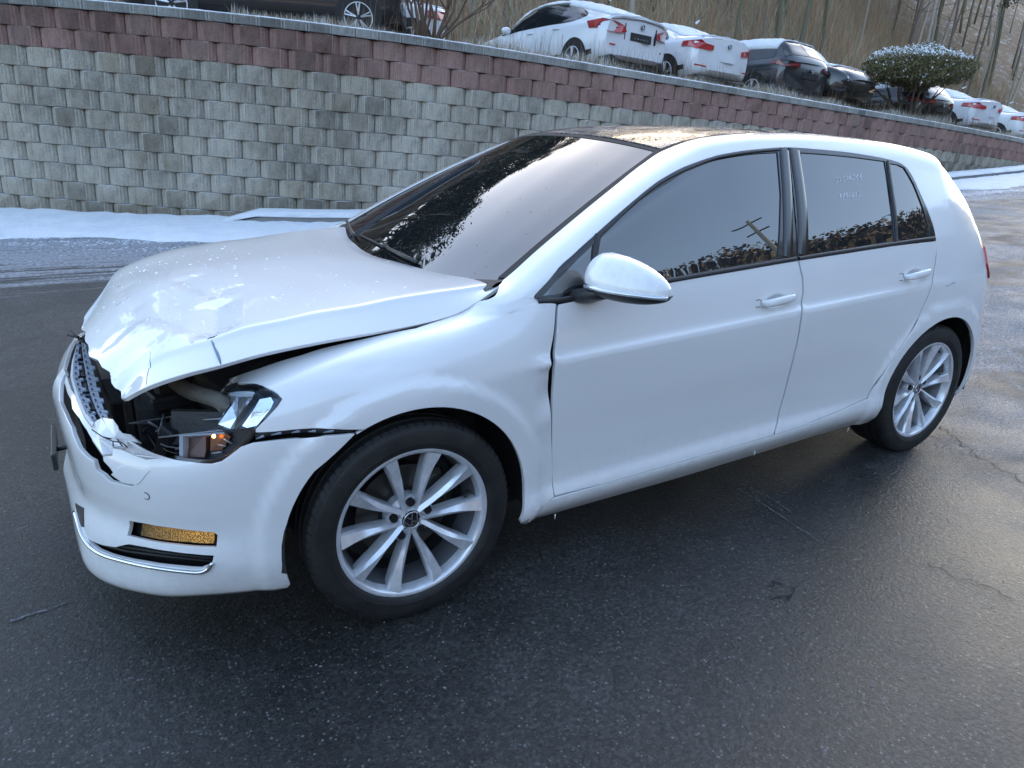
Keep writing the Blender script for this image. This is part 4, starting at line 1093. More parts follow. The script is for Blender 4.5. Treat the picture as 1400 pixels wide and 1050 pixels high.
# ================================================================== ground
rng = random.Random(11); nrg = np.random.default_rng(5)
def gz(x, y=0):
    x = np.asarray(x, float); t = np.clip((x-3.8)/3, 0, 1); return np.where(x > 3.8, .045*(x-3.8)*t, 0)
def asphalt():
    mt, t, b = newmat('wet_asphalt'); o = coords(t, 'Object')
    sep = N(t, 'ShaderNodeSeparateXYZ'); t.links.new(o, sep.inputs[0]); X, Y = sep.outputs[0], sep.outputs[1]
    v1 = N(t, 'ShaderNodeTexVoronoi'); v1.inputs['Scale'].default_value = 105; t.links.new(o, v1.inputs['Vector'])
    v2 = N(t, 'ShaderNodeTexVoronoi'); v2.inputs['Scale'].default_value = 210; t.links.new(o, v2.inputs['Vector'])
    sc = N(t, 'ShaderNodeSeparateColor'); t.links.new(v1.outputs['Color'], sc.inputs[0])
    sc2 = N(t, 'ShaderNodeSeparateColor'); t.links.new(v2.outputs['Color'], sc2.inputs[0])
    big = noise(t, .55, 5, o, .55, .6); mid = noise(t, 3.2, 6, o, .65); fine = noise(t, 60, 5, o, .7)
    # dryness: driest to the left front and along the right, wet round and under the car with its soft shade painted in (position, broken up by noise)
    mrx = N(t, 'ShaderNodeMapRange'); mrx.inputs[1].default_value = -1.0; mrx.inputs[2].default_value = -1.9; t.links.new(X, mrx.inputs[0])
    mrr = N(t, 'ShaderNodeMapRange'); mrr.inputs[1].default_value = 2.9; mrr.inputs[2].default_value = 4.3; t.links.new(mth(t, 'ADD', X, mth(t, 'MULTIPLY', Y, -.35)), mrr.inputs[0])
    mry = N(t, 'ShaderNodeMapRange'); mry.inputs[1].default_value = 1.2; mry.inputs[2].default_value = 3.2; t.links.new(Y, mry.inputs[0])
    mx = mth(t, 'MAXIMUM', mth(t, 'MAXIMUM', mrx.outputs[0], mrr.outputs[0]), mry.outputs[0])
    dry = mth(t, 'ADD', mth(t, 'MULTIPLY', mx, .75), mth(t, 'MULTIPLY', mth(t, 'SUBTRACT', big, .45), 2.2), True)
    dry = mth(t, 'MULTIPLY', dry, ramp(t, mid, [(.25, .55), (.7, 1.0)]), True)
    wet_shade_c = ramp(t, mid, [(.3, (.010, .010, .0103)), (.75, (.024, .0235, .023))])
    dryc = ramp(t, mid, [(.3, (.040, .039, .038)), (.75, (.082, .079, .075))])
    c = mixc(t, dry, wet_shade_c, dryc)
    c = mixc(t, 1.0, c, ramp(t, sc.outputs[2], [(.0, .45), (.5, .85), (1.0, 1.7)]), 'MULTIPLY')
    st = mth(t, 'GREATER_THAN', sc.outputs[0], .82); st = mth(t, 'MULTIPLY', st, ramp(t, v1.outputs['Distance'], [(.25, 1.0), (.42, 0.0)]))
    stc = mixc(t, sc.outputs[1], (.07, .07, .072), (.34, .335, .32))
    c = mixc(t, mth(t, 'MULTIPLY', st, .42), c, stc)
    s2 = mth(t, 'MULTIPLY', mth(t, 'GREATER_THAN', sc2.outputs[0], .86), ramp(t, v2.outputs['Distance'], [(.2, .9), (.4, 0.0)]))
    c = mixc(t, mth(t, 'MULTIPLY', s2, .32), c, (.26, .26, .27))
    # frost and frozen slush: bands parallel to the wall and patches right of the car that also paint the ground's bright sheen
    stn = noise(t, 1.0, 8, coords(t, 'Object', (.55, 6.5, 1)), .74, .5)
    fr1 = N(t, 'ShaderNodeMapRange'); fr1.inputs[1].default_value = 3.9; fr1.inputs[2].default_value = 6.4; t.links.new(Y, fr1.inputs[0])
    f1 = ramp(t, mth(t, 'ADD', stn, mth(t, 'MULTIPLY', fr1.outputs[0], .30)), [(.63, 0.0), (.72, 1.0)])
    f1 = mth(t, 'MULTIPLY', f1, mth(t, 'MULTIPLY', fr1.outputs[0], 3.0, True))
    f1 = mth(t, 'MULTIPLY', f1, ramp(t, noise(t, 26, 5, coords(t, 'Object', (1, 2, 1)), .75), [(.40, .0), (.56, .95)]))
    frx = N(t, 'ShaderNodeMapRange'); frx.inputs[1].default_value = 2.2; frx.inputs[2].default_value = 4.6; t.links.new(mth(t, 'ADD', X, mth(t, 'MULTIPLY', Y, -.3)), frx.inputs[0])
    f2 = ramp(t, mth(t, 'ADD', noise(t, .9, 8, o, .7, 1.0), mth(t, 'MULTIPLY', frx.outputs[0], .12)), [(.52, 0.0), (.68, .85)])
    f2 = mth(t, 'MULTIPLY', f2, mth(t, 'MULTIPLY', frx.outputs[0], ramp(t, fine, [(.40, .1), (.62, 1.0)])))
    fx = mth(t, 'MAXIMUM', f1, f2)
    c = mixc(t, fx, c, (.42, .46, .52))
    t.links.new(c, b.inputs['Base Color'])
    r = mth(t, 'ADD', mth(t, 'MULTIPLY', dry, .42), ramp(t, mid, [(.3, .26), (.8, .46)])); r = mth(t, 'ADD', r, mth(t, 'MULTIPLY', fx, .1), True)
    t.links.new(r, b.inputs['Roughness'])
    h = mth(t, 'ADD', mth(t, 'MULTIPLY', sc.outputs[1], .35), mth(t, 'ADD', mth(t, 'MULTIPLY', fine, .9), mth(t, 'MULTIPLY', mth(t, 'MULTIPLY', sc2.outputs[1], .5), 1)))
    h = mth(t, 'ADD', h, mth(t, 'MULTIPLY', fx, .8))
    t.links.new(bumpn(t, h, .85, .006), b.inputs['Normal'])
    return mt
def grid_sheet(name, xs, ys, zf, mat, kind='structure', keep=None):
    X, Y = np.meshgrid(xs, ys, indexing='ij'); Z = zf(X, Y); V = np.stack([X, Y, Z], -1).reshape(-1, 3); n, m = X.shape
    F = [(i*m+j, (i+1)*m+j, (i+1)*m+j+1, i*m+j+1) for i in range(n-1) for j in range(m-1)]
    if keep is not None: k = keep(X.ravel(), Y.ravel()); F = [f for f in F if all(k[v] for v in f)]
    o = mesh_obj(name, V, F, mat, None, True); o['kind'] = kind; return o
xs = np.concatenate([[-900, -300, -120, -60, -30, -15], np.arange(-8, 40, .5), [45, 60, 90, 140, 300, 900]])
ys = np.concatenate([[-900, -300, -120, -60, -30, -18, -10], np.arange(-6, 14, .5), [16, 20, 30, 60, 120, 300, 900]])
grid_sheet('asphalt_yard', xs, ys, lambda X, Y: gz(np.minimum(X, 60)), asphalt())

# ------------------------------------------------------------------ retaining wall
WP = np.array([(-12, 22), (-7.5, 17.4), (-4.2, 13.4), (-2.3, 11.4), (-1.05, 10.35), (.15, 9.55), (1.4, 8.90), (2.8, 8.38), (4.3, 8.08), (6.2, 7.96), (10.5, 7.96), (14, 8.0), (17, 8.05), (21.5, 8.3), (30, 9.6), (42, 12.6), (60, 19)], float)
wl = np.concatenate([[0], np.cumsum(np.hypot(*np.diff(WP, axis=0).T))])
def wall_at(s): return np.array([float(pchip(wl, WP[:, 0], np.array([s]))[0]), float(pchip(wl, WP[:, 1], np.array([s]))[0])])
def wall_fr(s):
    p = wall_at(s); t = wall_at(s+.05)-wall_at(s-.05); t /= np.linalg.norm(t); return p, t, np.array([t[1], -t[0]])   # n towards the yard
SL = -.045; ROWH = .255; ZTOP = 2.75            # top of the courses at x = 0; the courses fall gently to the right
def top_z(x): return ZTOP+SL*x
S_OF_X = lambda x: float(np.interp(x, WP[:, 0], wl))
def block_mat(name, ca, cb, warm):
    mt, t, b = newmat(name); o = coords(t, 'Object'); oi = N(t, 'ShaderNodeObjectInfo'); 
    ro = N(t, 'ShaderNodeMapping'); t.links.new(o, ro.inputs[0]); sh = N(t, 'ShaderNodeVectorMath', operation='SCALE'); 
    cmb = N(t, 'ShaderNodeCombineXYZ'); 
    for i in range(3): t.links.new(mth(t, 'MULTIPLY', oi.outputs['Random'], 37.0+11*i), cmb.inputs[i])
    t.links.new(cmb.outputs[0], ro.inputs['Location']); ov = ro.outputs[0]
    g = N(t, 'ShaderNodeNewGeometry'); sep = N(t, 'ShaderNodeSeparateXYZ'); t.links.new(g.outputs['Normal'], sep.inputs[0])
    n1 = noise(t, 5, 8, ov, .7); n2 = noise(t, 40, 6, ov, .75); wn = noise(t, .6, 5, g.outputs['Position'], .6)
    c = mixc(t, ramp(t, n1, [(.3, 0.0), (.7, 1.0)]), ca, cb)
    c = mixc(t, mth(t, 'MULTIPLY', oi.outputs['Random'], .6), c, warm)
    r2 = mth(t, 'FRACT', mth(t, 'MULTIPLY', oi.outputs['Random'], 17.3)); c = mixc(t, 1.0, c, ramp(t, r2, [(.0, .66), (1.0, 1.22)]), 'MULTIPLY')
    c = mixc(t, ramp(t, wn, [(.42, .0), (.66, .7)]), c, tuple(min(1, x*1.75+.02) for x in cb))   # lime bloom
    ovs = coords(t, 'Object', (60, 60, 1.2))
    rib = ramp(t, noise(t, 1, 3, ovs, .6), [(.38, .78), (.62, 1.12)])
    sx = N(t, 'ShaderNodeSeparateXYZ'); t.links.new(o, sx.inputs[0]); sd = mth(t, 'GREATER_THAN', mth(t, 'ABSOLUTE', sx.outputs[0]), .138)
    c = mixc(t, mth(t, 'MULTIPLY', sd, .55), c, tuple(min(1, q*1.5) for q in cb))
    c = mixc(t, mth(t, 'ADD', mth(t, 'MULTIPLY', sd, .85), .15), c, mixc(t, 1.0, c, rib, 'MULTIPLY'))
    c = mixc(t, 1.0, c, ramp(t, n2, [(.25, .72), (.7, 1.08)]), 'MULTIPLY')
    edge = N(t, 'ShaderNodeSeparateXYZ'); t.links.new(o, edge.inputs[0])
    run = mth(t, 'MULTIPLY', ramp(t, noise(t, 3, 5, coords(t, 'Object', (9, 9, 1.0)), .6), [(.52, 0.0), (.75, .35)]), 1)
    c = mixc(t, run, c, (.05, .05, .045))
    up = ramp(t, mth(t, 'ADD', sep.outputs[2], mth(t, 'MULTIPLY', n2, .12)), [(.80, 0.0), (.90, 1.0)])
    c = mixc(t, up, c, (.80, .84, .90))
    t.links.new(c, b.inputs['Base Color']); b.inputs['Roughness'].default_value = .92; b.inputs['Specular IOR Level'].default_value = .25
    hh = mth(t, 'ADD', mth(t, 'MULTIPLY', n1, .9), mth(t, 'MULTIPLY', n2, .45)); t.links.new(bumpn(t, hh, 1.0, .045), b.inputs['Normal'])
    return mt
GREYB = block_mat('grey_split_block', (.22, .20, .165), (.40, .37, .31), (.42, .35, .25))
REDB = block_mat('red_split_block', (.22, .125, .105), (.31, .19, .16), (.29, .21, .17))
CAPM = block_mat('grey_cap_stone', (.26, .26, .245), (.34, .335, .31), (.30, .28, .24))
BWID = .482
def block_mesh(seed, mat, W=BWID, H=ROWH):
    r = random.Random(seed); w = W-.006; h = H-.004
    xs_ = [-w/2, -w/2+.012, -w*.29+r.uniform(-.015, .015), 0, w*.29+r.uniform(-.015, .015), w/2-.012, w/2]; ds = [.066, .056, .0, -.010, .0, .056, .066]
    zs_ = [0, .008, h*.5, h-.010, h]; V, F = [], []
    for j, z in enumerate(zs_):
        for i, x in enumerate(xs_):
            e = .010 if j == 0 else .005 if j == 4 else 0.0
            d = ds[i]+e+(r.uniform(-.009, .007) if 1 <= i <= 5 and 0 < j < 4 else 0)
            V.append((x, d, z))
    for j in range(4):
        for i in range(6): F.append((j*7+i, j*7+i+1, (j+1)*7+i+1, (j+1)*7+i))
    k = len(V); V += [(-w/2, .26, h), (w/2, .26, h), (-w/2, .26, 0), (w/2, .26, 0)]
    F.append(tuple([28+i for i in range(7)]+[k+1, k])); F.append((0, 28, k, k+2)); F.append((6, k+3, k+1, 34))
    me = D.meshes.new('block'); me.from_pydata(V, [], F); me.materials.append(mat); me.update(); return me
GB = [block_mesh(i, GREYB) for i in range(7)]; RB = [block_mesh(20+i, REDB) for i in range(5)]
wall = tag(empty('retaining_wall', (0, 9, 0)), 'long curving retaining wall of grey split-face blocks with two red courses and a pale coping', 'wall')
wall_inv = Matrix.Translation((0, -9, 0))
tilt = math.atan(SL)
blocks = []
NR = 12
for r in range(NR):
    zt = -r*ROWH; back = -.030*(r)     # lower courses stand further out
    s = 0.0 + (BWID/2 if r % 2 else 0)
    while s < wl[-1]-1:
        p, t_, n = wall_fr(s); p2 = p+n*(.008*r)
        z = top_z(p[0])-(r+1)*ROWH
        gr = float(gz(p[0]))
        if z+ROWH > gr-.02 and -6 < p[0] < 46:
            blocks.append((np.hypot(*(p2-CAM_LOC[:2])), r, s, p2, t_, n, z))
        s += BWID*(1.0+.012*r*0)
def frame_score(b):
    P = np.array([b[3][0], b[3][1], b[6]+.12]); q = project([P])[0]; 
    inf = -20 < q[0] < 1420 and -20 < q[1] < 1070 and (P-CAM_LOC)@CF > 0
    # skip what stands behind the hatchback
    hid = (q[0] > 470 and q[1] > 300-.28*(q[0]-470)+12 and q[0] < 900) or (q[0] >= 700 and q[0] < 1270 and q[1] > 200)
    return (0 if inf and not hid else 1, b[0])
blocks.sort(key=frame_score)
rest_V, rest_F, rest_M = [], [], []
for i, (d_, r, s, p2, t_, n, z) in enumerate(blocks):
    me = (RB if r < 2 else GB)[rng.randrange(5)]
    ang = math.atan2(t_[1], t_[0]); rot = Matrix.Rotation(ang, 4, 'Z') @ Matrix.Rotation(-SL*t_[0]*-1.0*-1.0, 4, 'Y')
    jit = rng.uniform(-.006, .006)
    # local +y points into the bank
    M_ = Matrix.Translation((p2[0]+n[0]*jit, p2[1]+n[1]*jit, z)) @ rot
    if i < 300:
        o = D.objects.new('block', me); o.matrix_world = M_; link(o, wall); o.matrix_parent_inverse = wall_inv
    else:
        k = len(rest_V); rest_V += [M_ @ v.co for v in me.vertices]; rest_F += [tuple(k+a for a in f.vertices) for f in me.polygons]
        rest_M += [0 if r < 2 else 1]*len(me.polygons)
o = mesh_obj('block_courses', rest_V, rest_F, None, wall, mats=[REDB, GREYB], fm=rest_M); o['kind'] = 'stuff'; o.matrix_parent_inverse = wall_inv
def cap_mesh(seed):
    r = random.Random(seed); w = .33-.005; V, F = [], []
    pr = [(.0, .0), (-.014, .008), (-.016, .105), (-.006, .118), (.30, .118), (.30, 0)]
    for x in (-w/2, -w/2+.005, w/2-.005, w/2):
        e = .003 if abs(x) > w/2-.001 else 0
        for y, z in pr: V.append((x, y+(e if y < .2 else 0), z-(e if z > .1 else 0)+0))
    for i in range(3):
        for j in range(5): F.append((i*6+j, (i+1)*6+j, (i+1)*6+j+1, i*6+j+1))
    F.append((0, 1, 2, 3, 4, 5)); F.append((23, 22, 21, 20, 19, 18))
    me = D.meshes.new('coping_stone'); me.from_pydata(V, [], F); me.materials.append(CAPM); me.update(); return me
CM = [cap_mesh(i) for i in range(3)]
s = S_OF_X(-3.5)
while s < S_OF_X(40):
    p, t_, n = wall_fr(s); ang = math.atan2(t_[1], t_[0])
    o = D.objects.new('coping_stone', CM[rng.randrange(3)]); q = p+n*(.012+rng.uniform(-.004, .004))
    o.matrix_world = Matrix.Translation((q[0], q[1], top_z(p[0])+.002)) @ Matrix.Rotation(ang, 4, 'Z') @ Matrix.Rotation(-SL*t_[0], 4, 'Y')
    link(o, wall); o.matrix_parent_inverse = wall_inv; s += .33
# snow lying on the coping and soaking over its edge
def snow_mat():
    mt, t, b = newmat('snow'); o = coords(t)
    c = ramp(t, noise(t, 2.2, 6, o, .6), [(.3, (.74, .78, .84)), (.7, (.86, .88, .90))]); dd_ = ramp(t, noise(t, 5, 8, o, .8, .6), [(.56, 0.0), (.74, .45)]); c = mixc(t, dd_, c, (.36, .35, .33)); t.links.new(c, b.inputs['Base Color'])
    b.inputs['Roughness'].default_value = .75; b.inputs['Subsurface Weight'].default_value = 0
    t.links.new(bumpn(t, mth(t, 'ADD', noise(t, 9, 8, o, .75), mth(t, 'MULTIPLY', noise(t, 2.2, 4, o), 1.5)), .9, .05), b.inputs['Normal']); return mt
SNOW = snow_mat()
def wall_strip(name, s0, s1, prof, mat, ds=.12, jit=.01, kind='structure'):
    V, F = [], []; ss = np.arange(s0, s1, ds); k = len(prof)
    for s in ss:
        p, t_, n = wall_fr(s)
        for a, b_ in prof:
            e = rng.uniform(-jit, jit); q = p+n*(a+e); V.append((q[0], q[1], b_(p[0])+rng.uniform(-jit, jit)*.4))
    for i in range(len(ss)-1):
        for j in range(k-1): F.append((i*k+j, i*k+j+1, (i+1)*k+j+1, (i+1)*k+j))
    o = mesh_obj(name, V, F, mat, None, True); o['kind'] = kind; return o
wall_strip('snow_on_coping', S_OF_X(-4), S_OF_X(42), [(.012, lambda x: top_z(x)+.118), (-.004, lambda x: top_z(x)+.134), (-.15, lambda x: top_z(x)+.146), (-.32, lambda x: top_z(x)+.14)], SNOW, .10, .009, 'stuff')
# ------------------------------------------------------------------ snow bank, kerb ledge with its cap of snow
def wall_foot(s, d): p, t_, n = wall_fr(s); return p+n*d
V, F = [], []; ss = np.arange(S_OF_X(-9), S_OF_X(34), .14); dd = [.30, .5, .8, 1.1, 1.4, 1.7, 1.95, 2.15, 2.3]
kk = len(dd)
for s in ss:
    p0 = wall_at(s); wid = 1.0 if p0[0] < 9 else .8
    wob = .16*math.sin(s*.9)+.10*math.sin(s*2.7+1)+rng.uniform(-.05, .05)
    for j, d in enumerate(dd):
        f = j/(kk-1); q = wall_foot(s, .30+(d-.30)*wid*(1+(wob if j > 3 else 0)*f*.8))
        hgt = .085*(1-f)**.6*(1 if f < .99 else 0)+(.012 if f < .99 else -.004)+rng.uniform(-.010, .016)*(f < .95)
        V.append((q[0], q[1], float(gz(q[0]))+hgt))
for i in range(len(ss)-1):
    for j in range(kk-1): F.append((i*kk+j, (i+1)*kk+j, (i+1)*kk+j+1, i*kk+j+1))
o = mesh_obj('snow_bank', V, F, SNOW, None, True); o['kind'] = 'structure'
# slush ridge: thousands of small lumps just outside the bank
def lumps(name, n, place, smin, smax, mat, kind='stuff', flat=.5):
    V, F = [], []
    ico = [(0, 0, 1), (.9, 0, .3), (.28, .85, .3), (-.73, .53, .3), (-.73, -.53, .3), (.28, -.85, .3), (0, 0, -.4)]
    fs = [(0, 1, 2), (0, 2, 3), (0, 3, 4), (0, 4, 5), (0, 5, 1)]
    for i in range(n):
        x, y, z, sc_ = place(i); s = rng.uniform(smin, smax)*sc_; a = rng.random()*6.28; k = len(V); sx = rng.uniform(.7, 1.8)
        for vx, vy, vz in ico[:6]:
            vx *= sx*rng.uniform(.75, 1.25); V.append((x+(vx*math.cos(a)-vy*math.sin(a))*s, y+(vx*math.sin(a)+vy*math.cos(a))*s, z+(vz-.3)*s*flat*1.4))
        F += [tuple(k+j for j in f) for f in fs]
    o = mesh_obj(name, V, F, mat, None, True); o['kind'] = kind; return o
SLUSH = simple('dirty_slush', (.50, .54, .60), .5, bump=.8, bscale=60)
def pl_slush(i):
    s = rng.uniform(S_OF_X(-7), S_OF_X(22)); d = 2.2+abs(rng.gauss(0, .55))+.15*math.sin(s*.9); q = wall_foot(s, d)
    band = math.sin(q[1]*9+.6*math.sin(q[0]*.7)); 
    if band < -.2: q = q+np.array([0, .18])
    return q[0], q[1], float(gz(q[0]))-.002, 1.0 if d < 2.9 else .6
lumps('frozen_slush', 9000, pl_slush, .006, .026, SLUSH)
CONC = simple('old_concrete', (.22, .22, .215), .9, bump=.8, bscale=30)
kerb = tag(empty('kerb_ledge', (8, 7.6, 0)), 'low concrete kerb with sloped end capped by snow along the foot of the block wall', 'kerb')
kinv = Matrix.Translation((-8, -7.6, 0))
def kerb_sweep(name, prof, mat, s0, s1, ds=.25, seed=0):
    V, F = [], []; ss = np.arange(s0, s1, ds); k = len(prof); r = random.Random(seed)
    for s in ss:
        p, t_, n = wall_fr(s); rise = min(1.0, max(.0, (s-s0)/.75))
        for a, z in prof: q = p+n*(a+(r.uniform(-.012, .012) if seed else 0)); V.append((q[0], q[1], float(gz(q[0]))+z*rise+(r.uniform(-.004, .004) if seed else 0)))
    for i in range(len(ss)-1):
        for j in range(k-1): F.append((i*k+j, (i+1)*k+j, (i+1)*k+j+1, i*k+j+1))
    o = mesh_obj(name, V, F, mat, kerb, bool(seed)); o.matrix_parent_inverse = kinv; return o
KS = S_OF_X(1.25)
kerb_sweep('concrete_curb', [(.72, -.03), (.70, .155), (.68, .17), (.30, .17)], CONC, KS, S_OF_X(40))
kerb_sweep('snow_cap', [(.725, .150), (.715, .185), (.66, .215), (.5, .225), (.30, .225)], SNOW, KS-.15, S_OF_X(40), .15, 4)

# ------------------------------------------------------------------ cracks, chalk mark and puddle rim in the asphalt
CRK = simple('crack_dark', (.006, .006, .007), .8)
def ground_line(name, px, wmin, wmax, mat, z=.004, label=None, kind='structure', jitter=.012):
    P = np.array([atZ(x, y, 0)[:2] for x, y in px]); P = resample(P, .022, False); V, F = [], []; r = random.Random(5)
    ph = 0
    for i in range(len(P)):
        t_ = P[min(i+1, len(P)-1)]-P[max(i-1, 0)]; t_ /= np.linalg.norm(t_)+1e-9; n = np.array([-t_[1], t_[0]]); w_ = r.uniform(wmin, wmax)
        c = P[i]+n*r.gauss(0, jitter); V += [(*(c+n*w_), float(gz(c[0]))+z), (*(c-n*w_), float(gz(c[0]))+z)]
    for i in range(len(P)-1): F.append((2*i, 2*i+1, 2*i+3, 2*i+2))
    o = mesh_obj(name, V, F, mat); o['kind'] = kind; return o
ground_line('asphalt_crack', [(1286, 584), (1300, 592), (1312, 608), (1330, 622), (1352, 632), (1376, 646), (1402, 664)], .001, .004, CRK)
ground_line('asphalt_crack', [(1268, 770), (1310, 790), (1352, 806), (1385, 822)], .001, .003, CRK)
def dash_mat():
    mt, t, b = newmat('worn_white_scrape'); o = coords(t)
    m_ = ramp(t, noise(t, 70, 5, o, .8), [(.44, 0.0), (.60, .55)]); c = mixc(t, m_, (.045, .047, .05), (.34, .37, .42)); t.links.new(c, b.inputs['Base Color']); b.inputs['Roughness'].default_value = .7
    return mt
SCR = dash_mat()
ground_line('worn_chalk_line', [(14, 850), (45, 840), (80, 829), (102, 823)], .001, .006, SCR, jitter=.003)
for a, b_ in (((960, 640), (1120, 742)), ((1010, 660), (1080, 700))): ground_line('tyre_scratch', [a, ((a[0]+b_[0])/2+3, (a[1]+b_[1])/2-1), b_], .0012, .003, SCR, jitter=.002)
ground_line('surface_scar', [(1048, 801), (1056, 796), (1068, 797), (1080, 803), (1083, 812), (1072, 818)], .001, .005, CRK, jitter=.009)
ground_line('surface_scar', [(1050, 816), (1062, 818), (1076, 814)], .001, .004, CRK, jitter=.007)
# loose grit on the asphalt close to the camera
GRIT = simple('pale_grit', (.16, .16, .155), .7)
def pl_grit(i):
    while True:
        x, y = rng.uniform(-2.4, 4.5), rng.uniform(-2.2, 2.2)
        if not (-.9 < x < 3.4 and y > -.8): return x, y, 0.0, 1
lumps('loose_grit', 1300, pl_grit, .0012, .0042, GRIT, flat=1.2)
# ================================================================== upper lot and hillside
def wall_y(x): return np.interp(x, WP[:, 0], WP[:, 1])
def lot_z(X, Y):
    dy = Y-wall_y(X); base = ZTOP+SL*np.clip(X, -30, 45)
    z = base+.09+.03*np.clip(dy, 0, 3)
    hill = np.clip(dy-(9.0+.5*np.sin(X*.3)), 0, 400)
    sl_ = .50+.32*np.clip((X-10)/18, 0, 1); zz = np.where(hill < 50, hill*sl_, 50*sl_+(hill-50)*.15)
    return z+zz+.06*np.sin(X*1.7+Y)*np.cos(Y*1.3)*np.clip(dy-.6, 0, 1)+np.clip(hill, 0, 3)*.15*np.sin(X*.9)*np.sin(Y*.6)
def hill_mat():
    mt, t, b = newmat('leaf_litter'); o = coords(t)
    n = noise(t, 1.3, 8, o, .75); n2 = noise(t, 14, 6, o, .8)
    c = mixc(t, ramp(t, n2, [(.3, 0.0), (.7, 1.0)]), (.15, .11, .075), (.36, .26, .17))
    c = mixc(t, ramp(t, n, [(.54, 0.0), (.62, .8)]), c, (.55, .58, .64))
    t.links.new(c, b.inputs['Base Color']); b.inputs['Roughness'].default_value = .95
    t.links.new(bumpn(t, n2, 1, .08), b.inputs['Normal']); return mt
HILLM = hill_mat()
xs = np.concatenate([np.concatenate([np.arange(-16, 50, .5), np.arange(50, 130, 3)])]); dys = np.concatenate([np.arange(.27, 4, .35), np.arange(4, 12, .7), np.arange(12, 60, 2.5), [70, 90, 120]])
XX, DD = np.meshgrid(xs, dys, indexing='ij'); YY = wall_y(XX)+DD; ZZ = lot_z(XX, YY)
V = np.stack([XX, YY, ZZ], -1).reshape(-1, 3); n, m_ = XX.shape
F = [(i*m_+j, (i+1)*m_+j, (i+1)*m_+j+1, i*m_+j+1) for i in range(n-1) for j in range(m_-1)]
o = mesh_obj('upper_lot_and_hillside', V, F, HILLM, None, True); o['kind'] = 'structure'
# dark sheet for the earth bank, added to stop light through block joints
wall_strip('wall_backing_sheet', S_OF_X(-11), S_OF_X(48), [(-.10, lambda x: -.4), (-.10, lambda x: top_z(x)-.02), (-.31, lambda x: top_z(x)+.08)], simple('dark_wall_backing', (.02, .018, .015), .95), .5, .0)
# a light fall of snow on the lot
# dry grass along the coping
def blades(name, n, place, hmin, hmax, wd, mats, lean=.35, kind='stuff', seg=2):
    V, F, FM = [], [], []
    for i in range(n):
        x, y, z, k_ = place(i); h = rng.uniform(hmin, hmax)*k_; a = rng.random()*6.283; l = rng.gauss(0, lean)*h; dx, dy = math.cos(a), math.sin(a)
        w_ = wd*rng.uniform(.6, 1.3); k = len(V); px_, py_ = -dy*w_/2, dx*w_/2
        b = rng.random()*3.1; px_, py_ = math.cos(b)*w_/2, math.sin(b)*w_/2
        V += [(x-px_, y-py_, z), (x+px_, y+py_, z), (x+dx*l*.4+px_*.7, y+dy*l*.4+py_*.7, z+h*.6), (x+dx*l*.4-px_*.7, y+dy*l*.4-py_*.7, z+h*.6), (x+dx*l, y+dy*l, z+h)]
        F += [(k, k+1, k+2, k+3), (k+3, k+2, k+4)]; q = rng.randrange(len(mats)); FM += [q, q]
    o = mesh_obj(name, V, F, None, None, False, mats=mats, fm=FM); o['kind'] = kind; return o
STRAW = [simple('straw_a', (.36, .30, .20), .8), simple('straw_b', (.24, .19, .125), .85), simple('straw_c', (.46, .41, .32), .8), simple('straw_frost', (.62, .62, .62), .8)]
def pl_grass(i):
    s = rng.uniform(S_OF_X(1.5), S_OF_X(30)); d = -.30-abs(rng.gauss(0, .38))
    x0 = wall_at(s)[0]; den = .5+.5*math.sin(x0*1.9)*math.sin(x0*.83+1)
    if rng.random() > den*.8+.25: d -= .4
    q = wall_foot(s, d); return q[0], q[1], float(lot_z(np.array(q[0]), np.array(q[1]))), .35+.8*den
blades('dry_grass', 26000, pl_grass, .08, .30, .007, STRAW)
def pl_weed(i):
    s = rng.uniform(S_OF_X(3), S_OF_X(24)); q = wall_foot(s, -.35-rng.random()*.6); return q[0], q[1], float(lot_z(np.array(q[0]), np.array(q[1]))), 1
blades('dry_weed_stalks', 900, pl_weed, .30, .62, .006, [STRAW[1], simple('weed_brown', (.10, .07, .045), .9)], .2)

